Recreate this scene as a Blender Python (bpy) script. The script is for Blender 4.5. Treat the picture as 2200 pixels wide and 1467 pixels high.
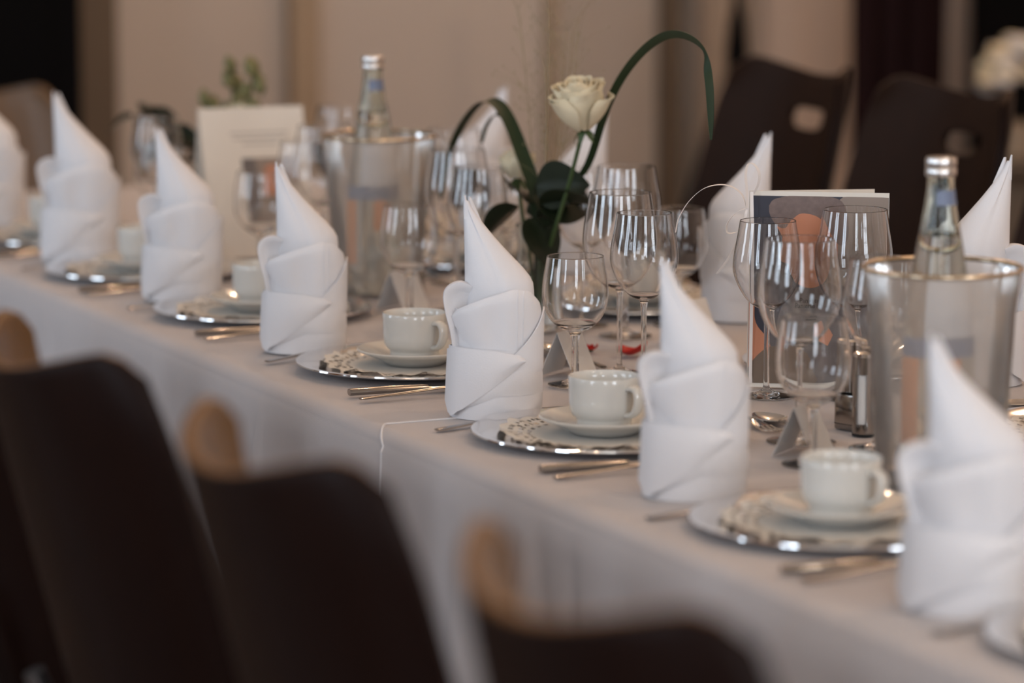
import bpy, math, random
from mathutils import Vector, Matrix

for o in list(bpy.data.objects):
    bpy.data.objects.remove(o, do_unlink=True)
scene = bpy.context.scene
COL = scene.collection
R = math.radians
random.seed(7)

# ------------------------------------------------------------------ camera
cam_d = bpy.data.cameras.new('camera')
cam = bpy.data.objects.new('camera', cam_d)
COL.objects.link(cam)
YAW, PITCH = 0.429174, 0.149897
rt = Vector((math.sin(YAW), math.cos(YAW), 0))
fw = Vector((-math.cos(YAW) * math.cos(PITCH), math.sin(YAW) * math.cos(PITCH), -math.sin(PITCH)))
up = rt.cross(fw)
m = Matrix((rt, up, -fw)).transposed().to_4x4()
m.translation = Vector((3.6685, -1.8001, 1.494))
cam.matrix_world = m
cam_d.sensor_width = 36.0
cam_d.lens = 7731.0 / 2200.0 * 36.0
cam_d.clip_start = 0.05
cam_d.clip_end = 60
cam_d.dof.use_dof = True
cam_d.dof.focus_distance = 4.48
cam_d.dof.aperture_fstop = cam_d.lens / 1000.0 / 0.050
scene.camera = cam

# ------------------------------------------------------------------ world, exposure, lights
w = bpy.data.worlds.new('world')
scene.world = w
w.use_nodes = True
w.node_tree.nodes['Background'].inputs[0].default_value = (0.75, 0.86, 1.0, 1)
w.node_tree.nodes['Background'].inputs[1].default_value = 0.0
vs = scene.view_settings
vs.view_transform = 'Standard'
vs.look = 'None'
vs.exposure = -0.13
vs.gamma = 1.0
vs.use_curve_mapping = False
scene.cycles.sample_clamp_indirect = 6.0
scene.cycles.max_bounces = 12
scene.cycles.transmission_bounces = 10
scene.cycles.transparent_max_bounces = 10
scene.cycles.glossy_bounces = 5
scene.cycles.diffuse_bounces = 3


def area_light(name, loc, target, sx, sy, power, color):
    l = bpy.data.lights.new(name, 'AREA')
    l.shape = 'RECTANGLE'
    l.size, l.size_y = sx, sy
    l.energy = power
    l.color = color
    o = bpy.data.objects.new(name, l)
    COL.objects.link(o)
    o.location = loc
    d = (Vector(target) - Vector(loc)).normalized()
    o.rotation_euler = d.to_track_quat('-Z', 'Y').to_euler()
    return o


def lamp(name, loc, power, color, rad=0.05):
    l = bpy.data.lights.new(name, 'POINT')
    l.energy = power
    l.color = color
    l.shadow_soft_size = rad
    o = bpy.data.objects.new(name, l)
    COL.objects.link(o)
    o.location = loc
    return o


ROOM_U0, ROOM_U1, ROOM_V0, ROOM_V1, ROOM_H = -5.3, 6.6, -4.4, 4.7, 3.3
COOL = (0.82, 0.90, 1.0)
WARM = (1.0, 0.66, 0.42)
# daylight standing in the window openings: two behind the camera, three along the camera's left
WIN_END = [(-2.6, 1.5), (0.9, 1.5)]          # v centre, width, on the wall u = ROOM_U1
WIN_SIDE = [(-3.4, 1.2), (-0.6, 1.2), (2.2, 1.2)]  # u centre, width, on the wall v = ROOM_V0
WZ0, WZ1 = 0.85, 2.95
for vc, ww in WIN_END:
    area_light('daylight_end', (ROOM_U1 + 0.12, vc, (WZ0 + WZ1) / 2), (0, vc, (WZ0 + WZ1) / 2), ww, WZ1 - WZ0, 118, COOL)
for (uc, ww), wp in zip(WIN_SIDE, (58, 58, 84)):
    area_light('daylight_side', (uc, ROOM_V0 - 0.12, (WZ0 + WZ1) / 2), (uc, 0, (WZ0 + WZ1) / 2), ww, WZ1 - WZ0, wp, (0.74, 0.86, 1.0))
# warm ceiling lamps
for lu, lv, lp, lc in [(-3.7, 1.6, 34, WARM), (-1.9, 0.6, 24, WARM), (0.3, 1.3, 24, WARM), (-3.4, 3.3, 34, WARM), (-0.2, 3.2, 24, WARM),
                       (4.6, 1.9, 15, WARM), (5.4, -1.2, 15, WARM), (4.2, -2.9, 15, WARM), (1.6, -2.6, 12, WARM),
                       (2.6, 0.9, 30, (1.0, 0.84, 0.68)), (3.3, -0.9, 30, (1.0, 0.84, 0.68))]:
    lamp('ceiling_lamp', (lu, lv, 2.95), lp * 0.93, lc, 0.022)


# ------------------------------------------------------------------ helpers
def mat(name, col, rough=0.5, metal=0.0, spec=0.5, coat=0.0, sheen=0.0, noise=None, bump=None, trans=0.0, ior=1.45, vary=0.0, vscale=20.0):
    mt = bpy.data.materials.new(name)
    mt.use_nodes = True
    nt = mt.node_tree
    b = nt.nodes['Principled BSDF']
    b.inputs['Base Color'].default_value = (*col, 1)
    b.inputs['Roughness'].default_value = rough
    b.inputs['Metallic'].default_value = metal
    b.inputs['Specular IOR Level'].default_value = spec
    b.inputs['Coat Weight'].default_value = coat
    b.inputs['Sheen Weight'].default_value = sheen
    b.inputs['Transmission Weight'].default_value = trans
    b.inputs['IOR'].default_value = ior
    tc = None
    if vary or bump:
        tc = nt.nodes.new('ShaderNodeTexCoord')
    if vary:
        n = nt.nodes.new('ShaderNodeTexNoise')
        n.inputs['Scale'].default_value = vscale
        n.inputs['Detail'].default_value = 4
        nt.links.new(tc.outputs['Object'], n.inputs['Vector'])
        mx = nt.nodes.new('ShaderNodeMix')
        mx.data_type = 'RGBA'
        mx.inputs[6].default_value = (*[c * (1 - vary) for c in col], 1)
        mx.inputs[7].default_value = (*[min(1, c * (1 + vary)) for c in col], 1)
        nt.links.new(n.outputs['Fac'], mx.inputs[0])
        nt.links.new(mx.outputs[2], b.inputs['Base Color'])
    if bump:
        scale, strength, stretch = bump
        mp = nt.nodes.new('ShaderNodeMapping')
        mp.inputs['Scale'].default_value = stretch
        nt.links.new(tc.outputs['Object'], mp.inputs['Vector'])
        n2 = nt.nodes.new('ShaderNodeTexNoise')
        n2.inputs['Scale'].default_value = scale
        n2.inputs['Detail'].default_value = 3
        nt.links.new(mp.outputs['Vector'], n2.inputs['Vector'])
        bp = nt.nodes.new('ShaderNodeBump')
        bp.inputs['Strength'].default_value = strength
        bp.inputs['Distance'].default_value = 0.002
        nt.links.new(n2.outputs['Fac'], bp.inputs['Height'])
        nt.links.new(bp.outputs['Normal'], b.inputs['Normal'])
    return mt


def wood_mat(name, c1, c2, rough, coat, scale=(3, 3, 0.6)):
    mt = mat(name, c1, rough, coat=coat)
    nt = mt.node_tree
    b = nt.nodes['Principled BSDF']
    tc = nt.nodes.new('ShaderNodeTexCoord')
    mp = nt.nodes.new('ShaderNodeMapping')
    mp.inputs['Scale'].default_value = scale
    nt.links.new(tc.outputs['Object'], mp.inputs['Vector'])
    n = nt.nodes.new('ShaderNodeTexNoise')
    n.inputs['Scale'].default_value = 14
    n.inputs['Detail'].default_value = 6
    n.inputs['Distortion'].default_value = 1.2
    nt.links.new(mp.outputs['Vector'], n.inputs['Vector'])
    mx = nt.nodes.new('ShaderNodeMix')
    mx.data_type = 'RGBA'
    mx.inputs[6].default_value = (*c1, 1)
    mx.inputs[7].default_value = (*c2, 1)
    nt.links.new(n.outputs['Fac'], mx.inputs[0])
    nt.links.new(mx.outputs[2], b.inputs['Base Color'])
    return mt


def thin_clear(name, tint, haze_col, haze, gloss_rough):
    """thin clear plastic wall: see-through with a milky haze and a fresnel sheen"""
    mt = bpy.data.materials.new(name)
    mt.use_nodes = True
    nt = mt.node_tree
    for n in list(nt.nodes):
        nt.nodes.remove(n)
    out = nt.nodes.new('ShaderNodeOutputMaterial')
    tr = nt.nodes.new('ShaderNodeBsdfTransparent')
    tr.inputs[0].default_value = (*tint, 1)
    df = nt.nodes.new('ShaderNodeBsdfDiffuse')
    df.inputs[0].default_value = (*haze_col, 1)
    tl = nt.nodes.new('ShaderNodeBsdfTranslucent')
    tl.inputs[0].default_value = (*haze_col, 1)
    hz = nt.nodes.new('ShaderNodeMixShader')
    hz.inputs[0].default_value = 0.5
    nt.links.new(df.outputs[0], hz.inputs[1])
    nt.links.new(tl.outputs[0], hz.inputs[2])
    m1 = nt.nodes.new('ShaderNodeMixShader')
    m1.inputs[0].default_value = haze
    nt.links.new(tr.outputs[0], m1.inputs[1])
    nt.links.new(hz.outputs[0], m1.inputs[2])
    gl = nt.nodes.new('ShaderNodeBsdfGlossy')
    gl.inputs['Roughness'].default_value = gloss_rough
    fr = nt.nodes.new('ShaderNodeFresnel')
    fr.inputs[0].default_value = 1.45
    m2 = nt.nodes.new('ShaderNodeMixShader')
    nt.links.new(fr.outputs[0], m2.inputs[0])
    nt.links.new(m1.outputs[0], m2.inputs[1])
    nt.links.new(gl.outputs[0], m2.inputs[2])
    nt.links.new(m2.outputs[0], out.inputs[0])
    return mt


def glass_mat(name, col, ior=1.48, rough=0.0):
    mt = bpy.data.materials.new(name)
    mt.use_nodes = True
    nt = mt.node_tree
    for n in list(nt.nodes):
        nt.nodes.remove(n)
    out = nt.nodes.new('ShaderNodeOutputMaterial')
    g = nt.nodes.new('ShaderNodeBsdfGlass')
    g.inputs['Color'].default_value = (*col, 1)
    g.inputs['Roughness'].default_value = rough
    g.inputs['IOR'].default_value = ior
    nt.links.new(g.outputs[0], out.inputs[0])
    return mt


M = {}
M['cloth'] = mat('tablecloth_cotton', (0.52, 0.485, 0.485), 0.85, spec=0.2, sheen=0.1, bump=(900, 0.25, (1, 1, 1)))
M['napkin'] = mat('napkin_satin_cotton', (0.735, 0.735, 0.765), 0.5, spec=0.25, bump=(700, 0.15, (1, 1, 1)))
M['porcelain'] = mat('porcelain', (0.63, 0.62, 0.585), 0.10, spec=0.5, coat=0.4)
M['steel'] = mat('polished_steel', (0.74, 0.72, 0.70), 0.10, metal=1.0)
M['steel2'] = mat('brushed_steel', (0.36, 0.335, 0.315), 0.16, metal=1.0)
M['mirror'] = mat('charger_steel', (0.80, 0.79, 0.79), 0.07, metal=1.0)
M['brass'] = mat('rim_metal', (0.55, 0.45, 0.33), 0.22, metal=1.0)
M['doily'] = mat('doily_paper', (0.66, 0.63, 0.585), 0.9, spec=0.1)
M['paper'] = mat('card_paper', (0.74, 0.73, 0.72), 0.7, spec=0.2)
M['cream'] = mat('menu_cream_paper', (0.70, 0.655, 0.59), 0.6, spec=0.3)
M['glass'] = glass_mat('clear_glass', (1.0, 1.0, 1.0), 1.5)
M['vaseglass'] = glass_mat('vase_glass', (0.98, 0.99, 0.985), 1.45)
M['bottle'] = glass_mat('bottle_glass', (0.955, 0.98, 0.96), 1.36)
M['cooler'] = thin_clear('cooler_acrylic', (0.93, 0.92, 0.90), (0.62, 0.58, 0.55), 0.40, 0.15)
M['label'] = mat('bottle_label_white', (0.62, 0.64, 0.68), 0.5)
M['label_blue'] = mat('bottle_label_blue', (0.16, 0.20, 0.30), 0.45)
M['label_orange'] = mat('bottle_label_orange', (0.80, 0.33, 0.12), 0.5)  # warm glow refracted in the bottle, put into a colour
M['alu'] = mat('cap_aluminium', (0.72, 0.70, 0.68), 0.25, metal=1.0)
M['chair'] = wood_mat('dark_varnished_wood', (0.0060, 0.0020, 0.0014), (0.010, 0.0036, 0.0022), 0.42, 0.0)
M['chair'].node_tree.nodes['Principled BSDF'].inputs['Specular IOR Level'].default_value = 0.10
M['chair_front'] = wood_mat('amber_lit_wood', (0.085, 0.034, 0.007), (0.15, 0.068, 0.016), 0.32, 0.10)  # near chair fronts: amber wood with warm lamplight put into the colour
M['chair_edge'] = wood_mat('lit_plywood_edge', (0.11, 0.044, 0.010), (0.15, 0.062, 0.015), 0.45, 0.0)  # plywood edge with light from above put into the colour
M['chair_shaded'] = wood_mat('shaded_front_wood', (0.014, 0.0065, 0.0042), (0.024, 0.011, 0.006), 0.5, 0.0)  # far chairs: same fronts with their shade put into the colour
M['chair_shaded'].node_tree.nodes['Principled BSDF'].inputs['Specular IOR Level'].default_value = 0.12
M['seat'] = wood_mat('seat_wood', (0.05, 0.022, 0.012), (0.09, 0.04, 0.02), 0.3, 0.5)
M['chair_tan'] = wood_mat('tan_wood', (0.12, 0.065, 0.03), (0.17, 0.095, 0.045), 0.45, 0.1)
M['tube'] = mat('chair_tube', (0.18, 0.17, 0.17), 0.3, metal=0.9)
M['rubber'] = mat('black_rubber', (0.01, 0.01, 0.01), 0.7)
M['wall'] = mat('wall_plaster', (0.49, 0.45, 0.415), 0.9, spec=0.1, vary=0.03, vscale=3)
M['wall2'] = mat('wall_warm_plaster', (0.74, 0.60, 0.50), 0.9, spec=0.1, vary=0.03, vscale=3)
M['wall3'] = mat('wall_shaded_plaster', (0.40, 0.36, 0.325), 0.9, spec=0.1, vary=0.03, vscale=3)  # wall tone with dimmer light put into the colour
M['trim_tan'] = mat('trim_tan_wood', (0.34, 0.265, 0.19), 0.6, vary=0.08, vscale=8)
M['trim_dark'] = mat('trim_dark_wood', (0.115, 0.085, 0.058), 0.6, vary=0.12, vscale=8)
M['ceil'] = mat('ceiling_paint', (0.70, 0.66, 0.60), 0.95, spec=0.1)
M['floor'] = wood_mat('parquet', (0.10, 0.055, 0.03), (0.16, 0.09, 0.05), 0.35, 0.3, (2, 0.3, 1))
M['black'] = mat('black_housing', (0.0035, 0.0035, 0.004), 0.7, spec=0.04)
M['drape'] = mat('wine_dark_drape', (0.016, 0.008, 0.009), 0.9, spec=0.05)
M['curtain'] = mat('beige_curtain', (0.40, 0.33, 0.27), 0.95, spec=0.05)
M['petal'] = mat('cream_rose_petal', (0.70, 0.615, 0.44), 0.7, spec=0.2)
M['petal_red'] = mat('red_petal', (0.50, 0.012, 0.006), 0.35, spec=0.5)
M['leaf'] = mat('dark_leaf', (0.011, 0.017, 0.008), 0.45, spec=0.25, vary=0.25, vscale=30)
M['blade'] = mat('grass_blade_green', (0.015, 0.028, 0.010), 0.5, spec=0.25, vary=0.2, vscale=40)
M['stem'] = mat('green_stem', (0.035, 0.065, 0.018), 0.5)
M['bud'] = mat('bud_green', (0.16, 0.155, 0.065), 0.6, vary=0.2, vscale=60)
M['wisp'] = mat('dry_grass', (0.26, 0.21, 0.12), 0.8)
M['twig'] = mat('brown_twig', (0.11, 0.07, 0.04), 0.8)
M['ribbon'] = mat('satin_ribbon', (0.74, 0.69, 0.66), 0.35, sheen=0.2)
M['ink'] = mat('black_ink', (0.012, 0.012, 0.014), 0.6)
M['greyink'] = mat('grey_ink', (0.42, 0.39, 0.36), 0.7)
M['p_navy'] = mat('print_navy', (0.030, 0.032, 0.048), 0.35)
M['p_skin'] = mat('print_skin', (0.50, 0.205, 0.115), 0.35)
M['p_hair'] = mat('print_hair', (0.16, 0.115, 0.105), 0.35, vary=0.35, vscale=120)
M['p_vest'] = mat('print_vest', (0.12, 0.105, 0.105), 0.35)
M['p_grey'] = mat('print_grey', (0.25, 0.20, 0.17), 0.35)
M['p_brown'] = mat('print_brown', (0.16, 0.115, 0.085), 0.35)
M['salt'] = mat('salt_white', (0.75, 0.74, 0.73), 0.5)
M['wood_table'] = wood_mat('table_wood', (0.16, 0.09, 0.05), (0.22, 0.13, 0.07), 0.5, 0.0)


class MB:
    def __init__(s):
        s.v, s.f = [], []

    def grid(s, rows, closed=False, skip=None):
        """rows: list of equal-length vertex rows"""
        b = len(s.v)
        n = len(rows[0])
        for r in rows:
            s.v.extend([tuple(p) for p in r])
        for i in range(len(rows) - 1):
            for j in range(n if closed else n - 1):
                if skip and skip(i, j):
                    continue
                j2 = (j + 1) % n
                s.f.append((b + i * n + j, b + i * n + j2, b + (i + 1) * n + j2, b + (i + 1) * n + j))
        return s

    def lathe(s, prof, seg=32, c=(0, 0, 0)):
        """profile of (r, z) from start to end; r = 0 ends close to a point"""
        b0 = None
        prev = None
        for (r, z) in prof:
            if r < 1e-6:
                cur = [len(s.v)]
                s.v.append((c[0], c[1], c[2] + z))
            else:
                cur = list(range(len(s.v), len(s.v) + seg))
                for k in range(seg):
                    a = 2 * math.pi * k / seg
                    s.v.append((c[0] + r * math.cos(a), c[1] + r * math.sin(a), c[2] + z))
            if prev is not None:
                if len(prev) == 1 and len(cur) > 1:
                    for k in range(seg):
                        s.f.append((prev[0], cur[(k + 1) % seg], cur[k]))
                elif len(cur) == 1 and len(prev) > 1:
                    for k in range(seg):
                        s.f.append((prev[k], prev[(k + 1) % seg], cur[0]))
                elif len(cur) > 1:
                    for k in range(seg):
                        s.f.append((prev[k], prev[(k + 1) % seg], cur[(k + 1) % seg], cur[k]))
            prev = cur
        return s

    def tube(s, pts, rad, seg=8, cap=True):
        pts = [Vector(p) for p in pts]
        n = len(pts)
        rads = rad if isinstance(rad, (list, tuple)) else [rad] * n
        ref = Vector((0, 0, 1))
        rows = []
        pn = None
        for i, p in enumerate(pts):
            t = (pts[min(i + 1, n - 1)] - pts[max(i - 1, 0)]).normalized()
            if pn is None:
                if abs(t.dot(ref)) > 0.95:
                    ref = Vector((1, 0, 0))
                pn = (ref - t * ref.dot(t)).normalized()
            else:
                pn = (pn - t * pn.dot(t)).normalized()
            bn = t.cross(pn)
            rows.append([p + (pn * math.cos(2 * math.pi * k / seg) + bn * math.sin(2 * math.pi * k / seg)) * rads[i] for k in range(seg)])
        b = len(s.v)
        s.grid(rows, closed=True)
        if cap:
            s.f.append(tuple(b + k for k in reversed(range(seg))))
            s.f.append(tuple(b + (n - 1) * seg + k for k in range(seg)))
        return s

    def box(s, x0, x1, y0, y1, z0, z1):
        b = len(s.v)
        s.v += [(x0, y0, z0), (x1, y0, z0), (x1, y1, z0), (x0, y1, z0), (x0, y0, z1), (x1, y0, z1), (x1, y1, z1), (x0, y1, z1)]
        s.f += [tuple(b + i for i in q) for q in ((3, 2, 1, 0), (4, 5, 6, 7), (0, 1, 5, 4), (1, 2, 6, 5), (2, 3, 7, 6), (3, 0, 4, 7))]
        return s

    def prism(s, poly, y0, y1):
        """poly of (x, z) extruded along y"""
        b = len(s.v)
        n = len(poly)
        s.v += [(x, y0, z) for x, z in poly] + [(x, y1, z) for x, z in poly]
        s.f.append(tuple(b + i for i in range(n)))
        s.f.append(tuple(b + n + i for i in reversed(range(n))))
        for i in range(n):
            j = (i + 1) % n
            s.f.append((b + j, b + i, b + n + i, b + n + j))
        return s

    def mesh(s, name, mtl, smooth=True, angle=40):
        me = bpy.data.meshes.new(name)
        me.from_pydata(s.v, [], s.f)
        me.validate()
        if mtl:
            me.materials.append(M[mtl] if isinstance(mtl, str) else mtl)
        if smooth:
            me.polygons.foreach_set('use_smooth', [True] * len(me.polygons))
            me.set_sharp_from_angle(angle=R(angle))
        me.update()
        return me


def fixn(me):
    import bmesh
    bm = bmesh.new()
    bm.from_mesh(me)
    bmesh.ops.recalc_face_normals(bm, faces=bm.faces)
    bm.to_mesh(me)
    bm.free()
    return me


def solid(me, th, bevel=0, rim=0):
    """bake a thickness into a sheet mesh"""
    o = bpy.data.objects.new('tmp', me)
    COL.objects.link(o)
    md = o.modifiers.new('s', 'SOLIDIFY')
    md.thickness = th
    md.offset = 0
    md.material_offset_rim = rim
    if bevel:
        bv = o.modifiers.new('b', 'BEVEL')
        bv.width = bevel
        bv.segments = 2
        bv.limit_method = 'ANGLE'
        bv.angle_limit = R(50)
    dg = bpy.context.evaluated_depsgraph_get()
    new = bpy.data.meshes.new_from_object(o.evaluated_get(dg))
    new.name = me.name
    bpy.data.objects.remove(o, do_unlink=True)
    new.polygons.foreach_set('use_smooth', [True] * len(new.polygons))
    new.set_sharp_from_angle(angle=R(45))
    return new


def link(name, me, parent=None, loc=None, rot=None, scale=None):
    o = bpy.data.objects.new(name, me)
    COL.objects.link(o)
    if parent:
        o.parent = parent
    if loc is not None:
        o.location = loc
    if rot is not None:
        o.rotation_euler = rot
    if scale is not None:
        o.scale = scale
    return o


def tag(o, label, cat, group=None):
    o['label'] = label
    o['category'] = cat
    if group:
        o['group'] = group
    return o


def thing(name, label, cat, loc, rz=0.0, group=None, scale=None, rot=None):
    o = bpy.data.objects.new(name, None)
    o.empty_display_size = 0.05
    COL.objects.link(o)
    o.location = loc
    o.rotation_euler = rot if rot else (0, 0, rz)
    if scale:
        o.scale = scale
    return tag(o, label, cat, group)


def struct(name, me, parent=None, **k):
    o = link(name, me, parent, **k)
    if not parent:
        o['kind'] = 'structure'
    return o


def lerp(xs, ys, x):
    if x <= xs[0]:
        return ys[0]
    for i in range(len(xs) - 1):
        if x <= xs[i + 1]:
            t = (x - xs[i]) / (xs[i + 1] - xs[i])
            return ys[i] + (ys[i + 1] - ys[i]) * t
    return ys[-1]


def smooth_path(pts, n):
    """Catmull-Rom through the points"""
    P = [Vector(p) for p in pts]
    P = [P[0] * 2 - P[1]] + P + [P[-1] * 2 - P[-2]]
    out = []
    segs = len(P) - 3
    for i in range(n):
        t = i / (n - 1) * segs
        k = min(int(t), segs - 1)
        t -= k
        p0, p1, p2, p3 = P[k:k + 4]
        out.append(0.5 * ((2 * p1) + (p2 - p0) * t + (2 * p0 - 5 * p1 + 4 * p2 - p3) * t * t + (3 * p1 - p0 - 3 * p2 + p3) * t ** 3))
    return out


ZT = 0.75

# ------------------------------------------------------------------ room
struct('floor', MB().box(ROOM_U0 - .2, ROOM_U1 + .2, ROOM_V0 - .2, ROOM_V1 + .2, -0.1, 0).mesh('floor', 'floor', False))
struct('ceiling', MB().box(ROOM_U0 - .2, ROOM_U1 + .2, ROOM_V0 - .2, ROOM_V1 + .2, ROOM_H, ROOM_H + .1).mesh('ceiling', 'ceil', False))
struct('wall_far', MB().box(ROOM_U0 - .2, ROOM_U0, ROOM_V0 - .2, ROOM_V1 + .2, 0, ROOM_H).mesh('wall_far', 'wall', False))
struct('wall_right', MB().box(ROOM_U0, ROOM_U1 + .2, ROOM_V1, ROOM_V1 + .2, 0, ROOM_H).mesh('wall_right', 'wall2', False))


def window_wall(name, horiz, wins, lo, hi, plane0, plane1):
    """a wall with rectangular openings; horiz = 'u' or 'v' is the axis along the wall"""
    mb = MB()

    def bx(a0, a1, z0, z1):
        if horiz == 'u':
            mb.box(a0, a1, plane0, plane1, z0, z1)
        else:
            mb.box(plane0, plane1, a0, a1, z0, z1)
    a = lo
    for c, ww in sorted(wins):
        bx(a, c - ww / 2, 0, ROOM_H)
        bx(c - ww / 2, c + ww / 2, 0, WZ0)
        bx(c - ww / 2, c + ww / 2, WZ1, ROOM_H)
        a = c + ww / 2
    bx(a, hi, 0, ROOM_H)
    struct(name, mb.mesh(name, 'wall', False))


window_wall('wall_near', 'v', WIN_END, ROOM_V0 - .2, ROOM_V1 + .2, ROOM_U1, ROOM_U1 + .1)
window_wall('wall_left', 'u', WIN_SIDE, ROOM_U0, ROOM_U1, ROOM_V0 - .1, ROOM_V0)
nwin = 0
for wins, ax in ((WIN_END, 'v'), (WIN_SIDE, 'u')):
    for c, ww in wins:
        nwin += 1
        mb = MB()
        bars = [(-ww / 2, -ww / 2 + .06, WZ0, WZ1), (ww / 2 - .06, ww / 2, WZ0, WZ1), (-.03, .03, WZ0, WZ1),
                (-ww / 2, ww / 2, WZ0, WZ0 + .06), (-ww / 2, ww / 2, WZ1 - .06, WZ1), (-ww / 2, ww / 2, 2.28, 2.33)]
        for a0, a1, z0, z1 in bars:
            if ax == 'v':
                mb.box(ROOM_U1 + .02, ROOM_U1 + .07, c + a0, c + a1, z0, z1)
            else:
                mb.box(c + a0, c + a1, ROOM_V0 - .07, ROOM_V0 - .02, z0, z1)
        struct('window_%d' % nwin, mb.mesh('window_frame', 'paper', False))

# far wall dressing: casings and strips
WU = ROOM_U0


def strip(name, v0, v1, mt, d=0.05, z0=0.0, z1=ROOM_H, u=WU):
    return struct(name, MB().box(u, u + d, v0, v1, z0, z1).mesh(name, mt, False))


strip('trim_1', 1.030, 1.140, 'trim_dark', 0.10)
strip('trim_2', 1.640, 1.720, 'trim_tan', 0.05)
strip('trim_3', 2.745, 2.800, 'trim_dark', 0.06)
strip('trim_4', 2.400, 2.425, 'trim_tan', 0.03)
struct('wall_shade_panel', MB().box(WU, WU + .01, 2.425, 2.745, 0, ROOM_H).mesh('wall_shade_panel', 'wall3', False))  # thin slab painting the less lit stretch of the far wall
struct('wall_panel', MB().box(WU, WU + .04, 3.02, 4.7, 0, ROOM_H).mesh('wall_panel', 'wall2', False))
struct('baseboard_far', MB().box(WU, WU + .025, ROOM_V0, ROOM_V1, 0, .10).mesh('baseboard_far', 'trim_tan', False))


def folds(name, mtl, u, v0, v1, z0, z1, amp, nf, seed):
    rnd = random.Random(seed)
    ph = rnd.random() * 6
    rows = []
    n = nf * 10
    for zi in range(9):
        z = z0 + (z1 - z0) * zi / 8
        row = []
        for i in range(n + 1):
            t = i / n
            v = v0 + (v1 - v0) * t
            row.append((u + amp * math.sin(t * nf * 2 * math.pi + ph) * (0.8 + 0.2 * math.sin(t * 7 + ph)) + 0.01 * math.sin(z * 3 + t * 9), v, z))
        rows.append(row)
    return solid(MB().grid(rows).mesh(name, mtl), 0.004)


tag(link('curtain', folds('curtain', 'curtain', WU + .10, 2.82, 3.02, .02, 2.9, .025, 3, 3)), 'beige curtain hanging in folds beside the far wall panel', 'curtain')
tag(link('drape', folds('drape', 'drape', WU + .55, 3.06, 3.36, .02, 2.9, .03, 4, 5)), 'dark wine-brown drape hanging behind the two far chairs', 'drape')

# loudspeaker by the far wall (black block at upper left)
sp = thing('loudspeaker', 'tall black loudspeaker cabinet at the left end of the far wall', 'speaker', (WU + .45, .565, 0))
sh = [(-.35, 0), (.30, 0), (.30, 1.22), (.27, 1.32), (.22, 1.40), (-.35, 1.40)]
mb = MB()
n_ = len(sh)
mb.v += [(-.2, y, z) for y, z in sh] + [(.2, y, z) for y, z in sh]
mb.f += [tuple(reversed(range(n_))), tuple(range(n_, 2 * n_))] + [(i, (i + 1) % n_, n_ + (i + 1) % n_, n_ + i) for i in range(n_)]
link('cabinet', mb.mesh('cabinet', 'black', False), sp)
link('grille', MB().box(.2, .21, -.28, .22, .12, 1.15).mesh('grille', 'black', False), sp)

# black tripod stand
st = thing('tripod_stand', 'black tripod stand in front of the far wall', 'stand', (WU + .75, 2.60, 0))
link('pole', MB().tube([(0, 0, .42), (0, 0, 1.7)], .013).mesh('pole', 'black'), st)
link('hub', MB().lathe([(0, .78), (.026, .785), (.03, .84), (.022, .92), (.014, .97), (0, .975)], 14).mesh('hub', 'black'), st)
for a in (80, 200, 320):
    link('leg', MB().tube([(0.02 * math.cos(R(a)), 0.02 * math.sin(R(a)), .80), (.34 * math.cos(R(a)), .34 * math.sin(R(a)), .012)], .011).mesh('leg', 'black'), st)

# ------------------------------------------------------------------ table and cloths
T_U0, T_U1, T_V0, T_V1 = -2.95, 2.30, -0.178, 0.775
tb = thing('banquet_table', 'long banquet table hidden under the white cloths', 'table', ((T_U0 + T_U1) / 2, (T_V0 + T_V1) / 2, 0))
hu, hv = (T_U1 - T_U0) / 2, (T_V1 - T_V0) / 2
link('tabletop', MB().box(-hu + .01, hu - .01, -hv + .01, hv - .01, .715, .742).mesh('tabletop', 'wood_table', False), tb)
for su in (-1, -.34, .34, 1):
    for sv in (-1, 1):
        link('leg', MB().box(su * (hu - .12) - .03, su * (hu - .12) + .03, sv * (hv - .1) - .03, sv * (hv - .1) + .03, 0, .715).mesh('leg', 'wood_table', False), tb)


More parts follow.
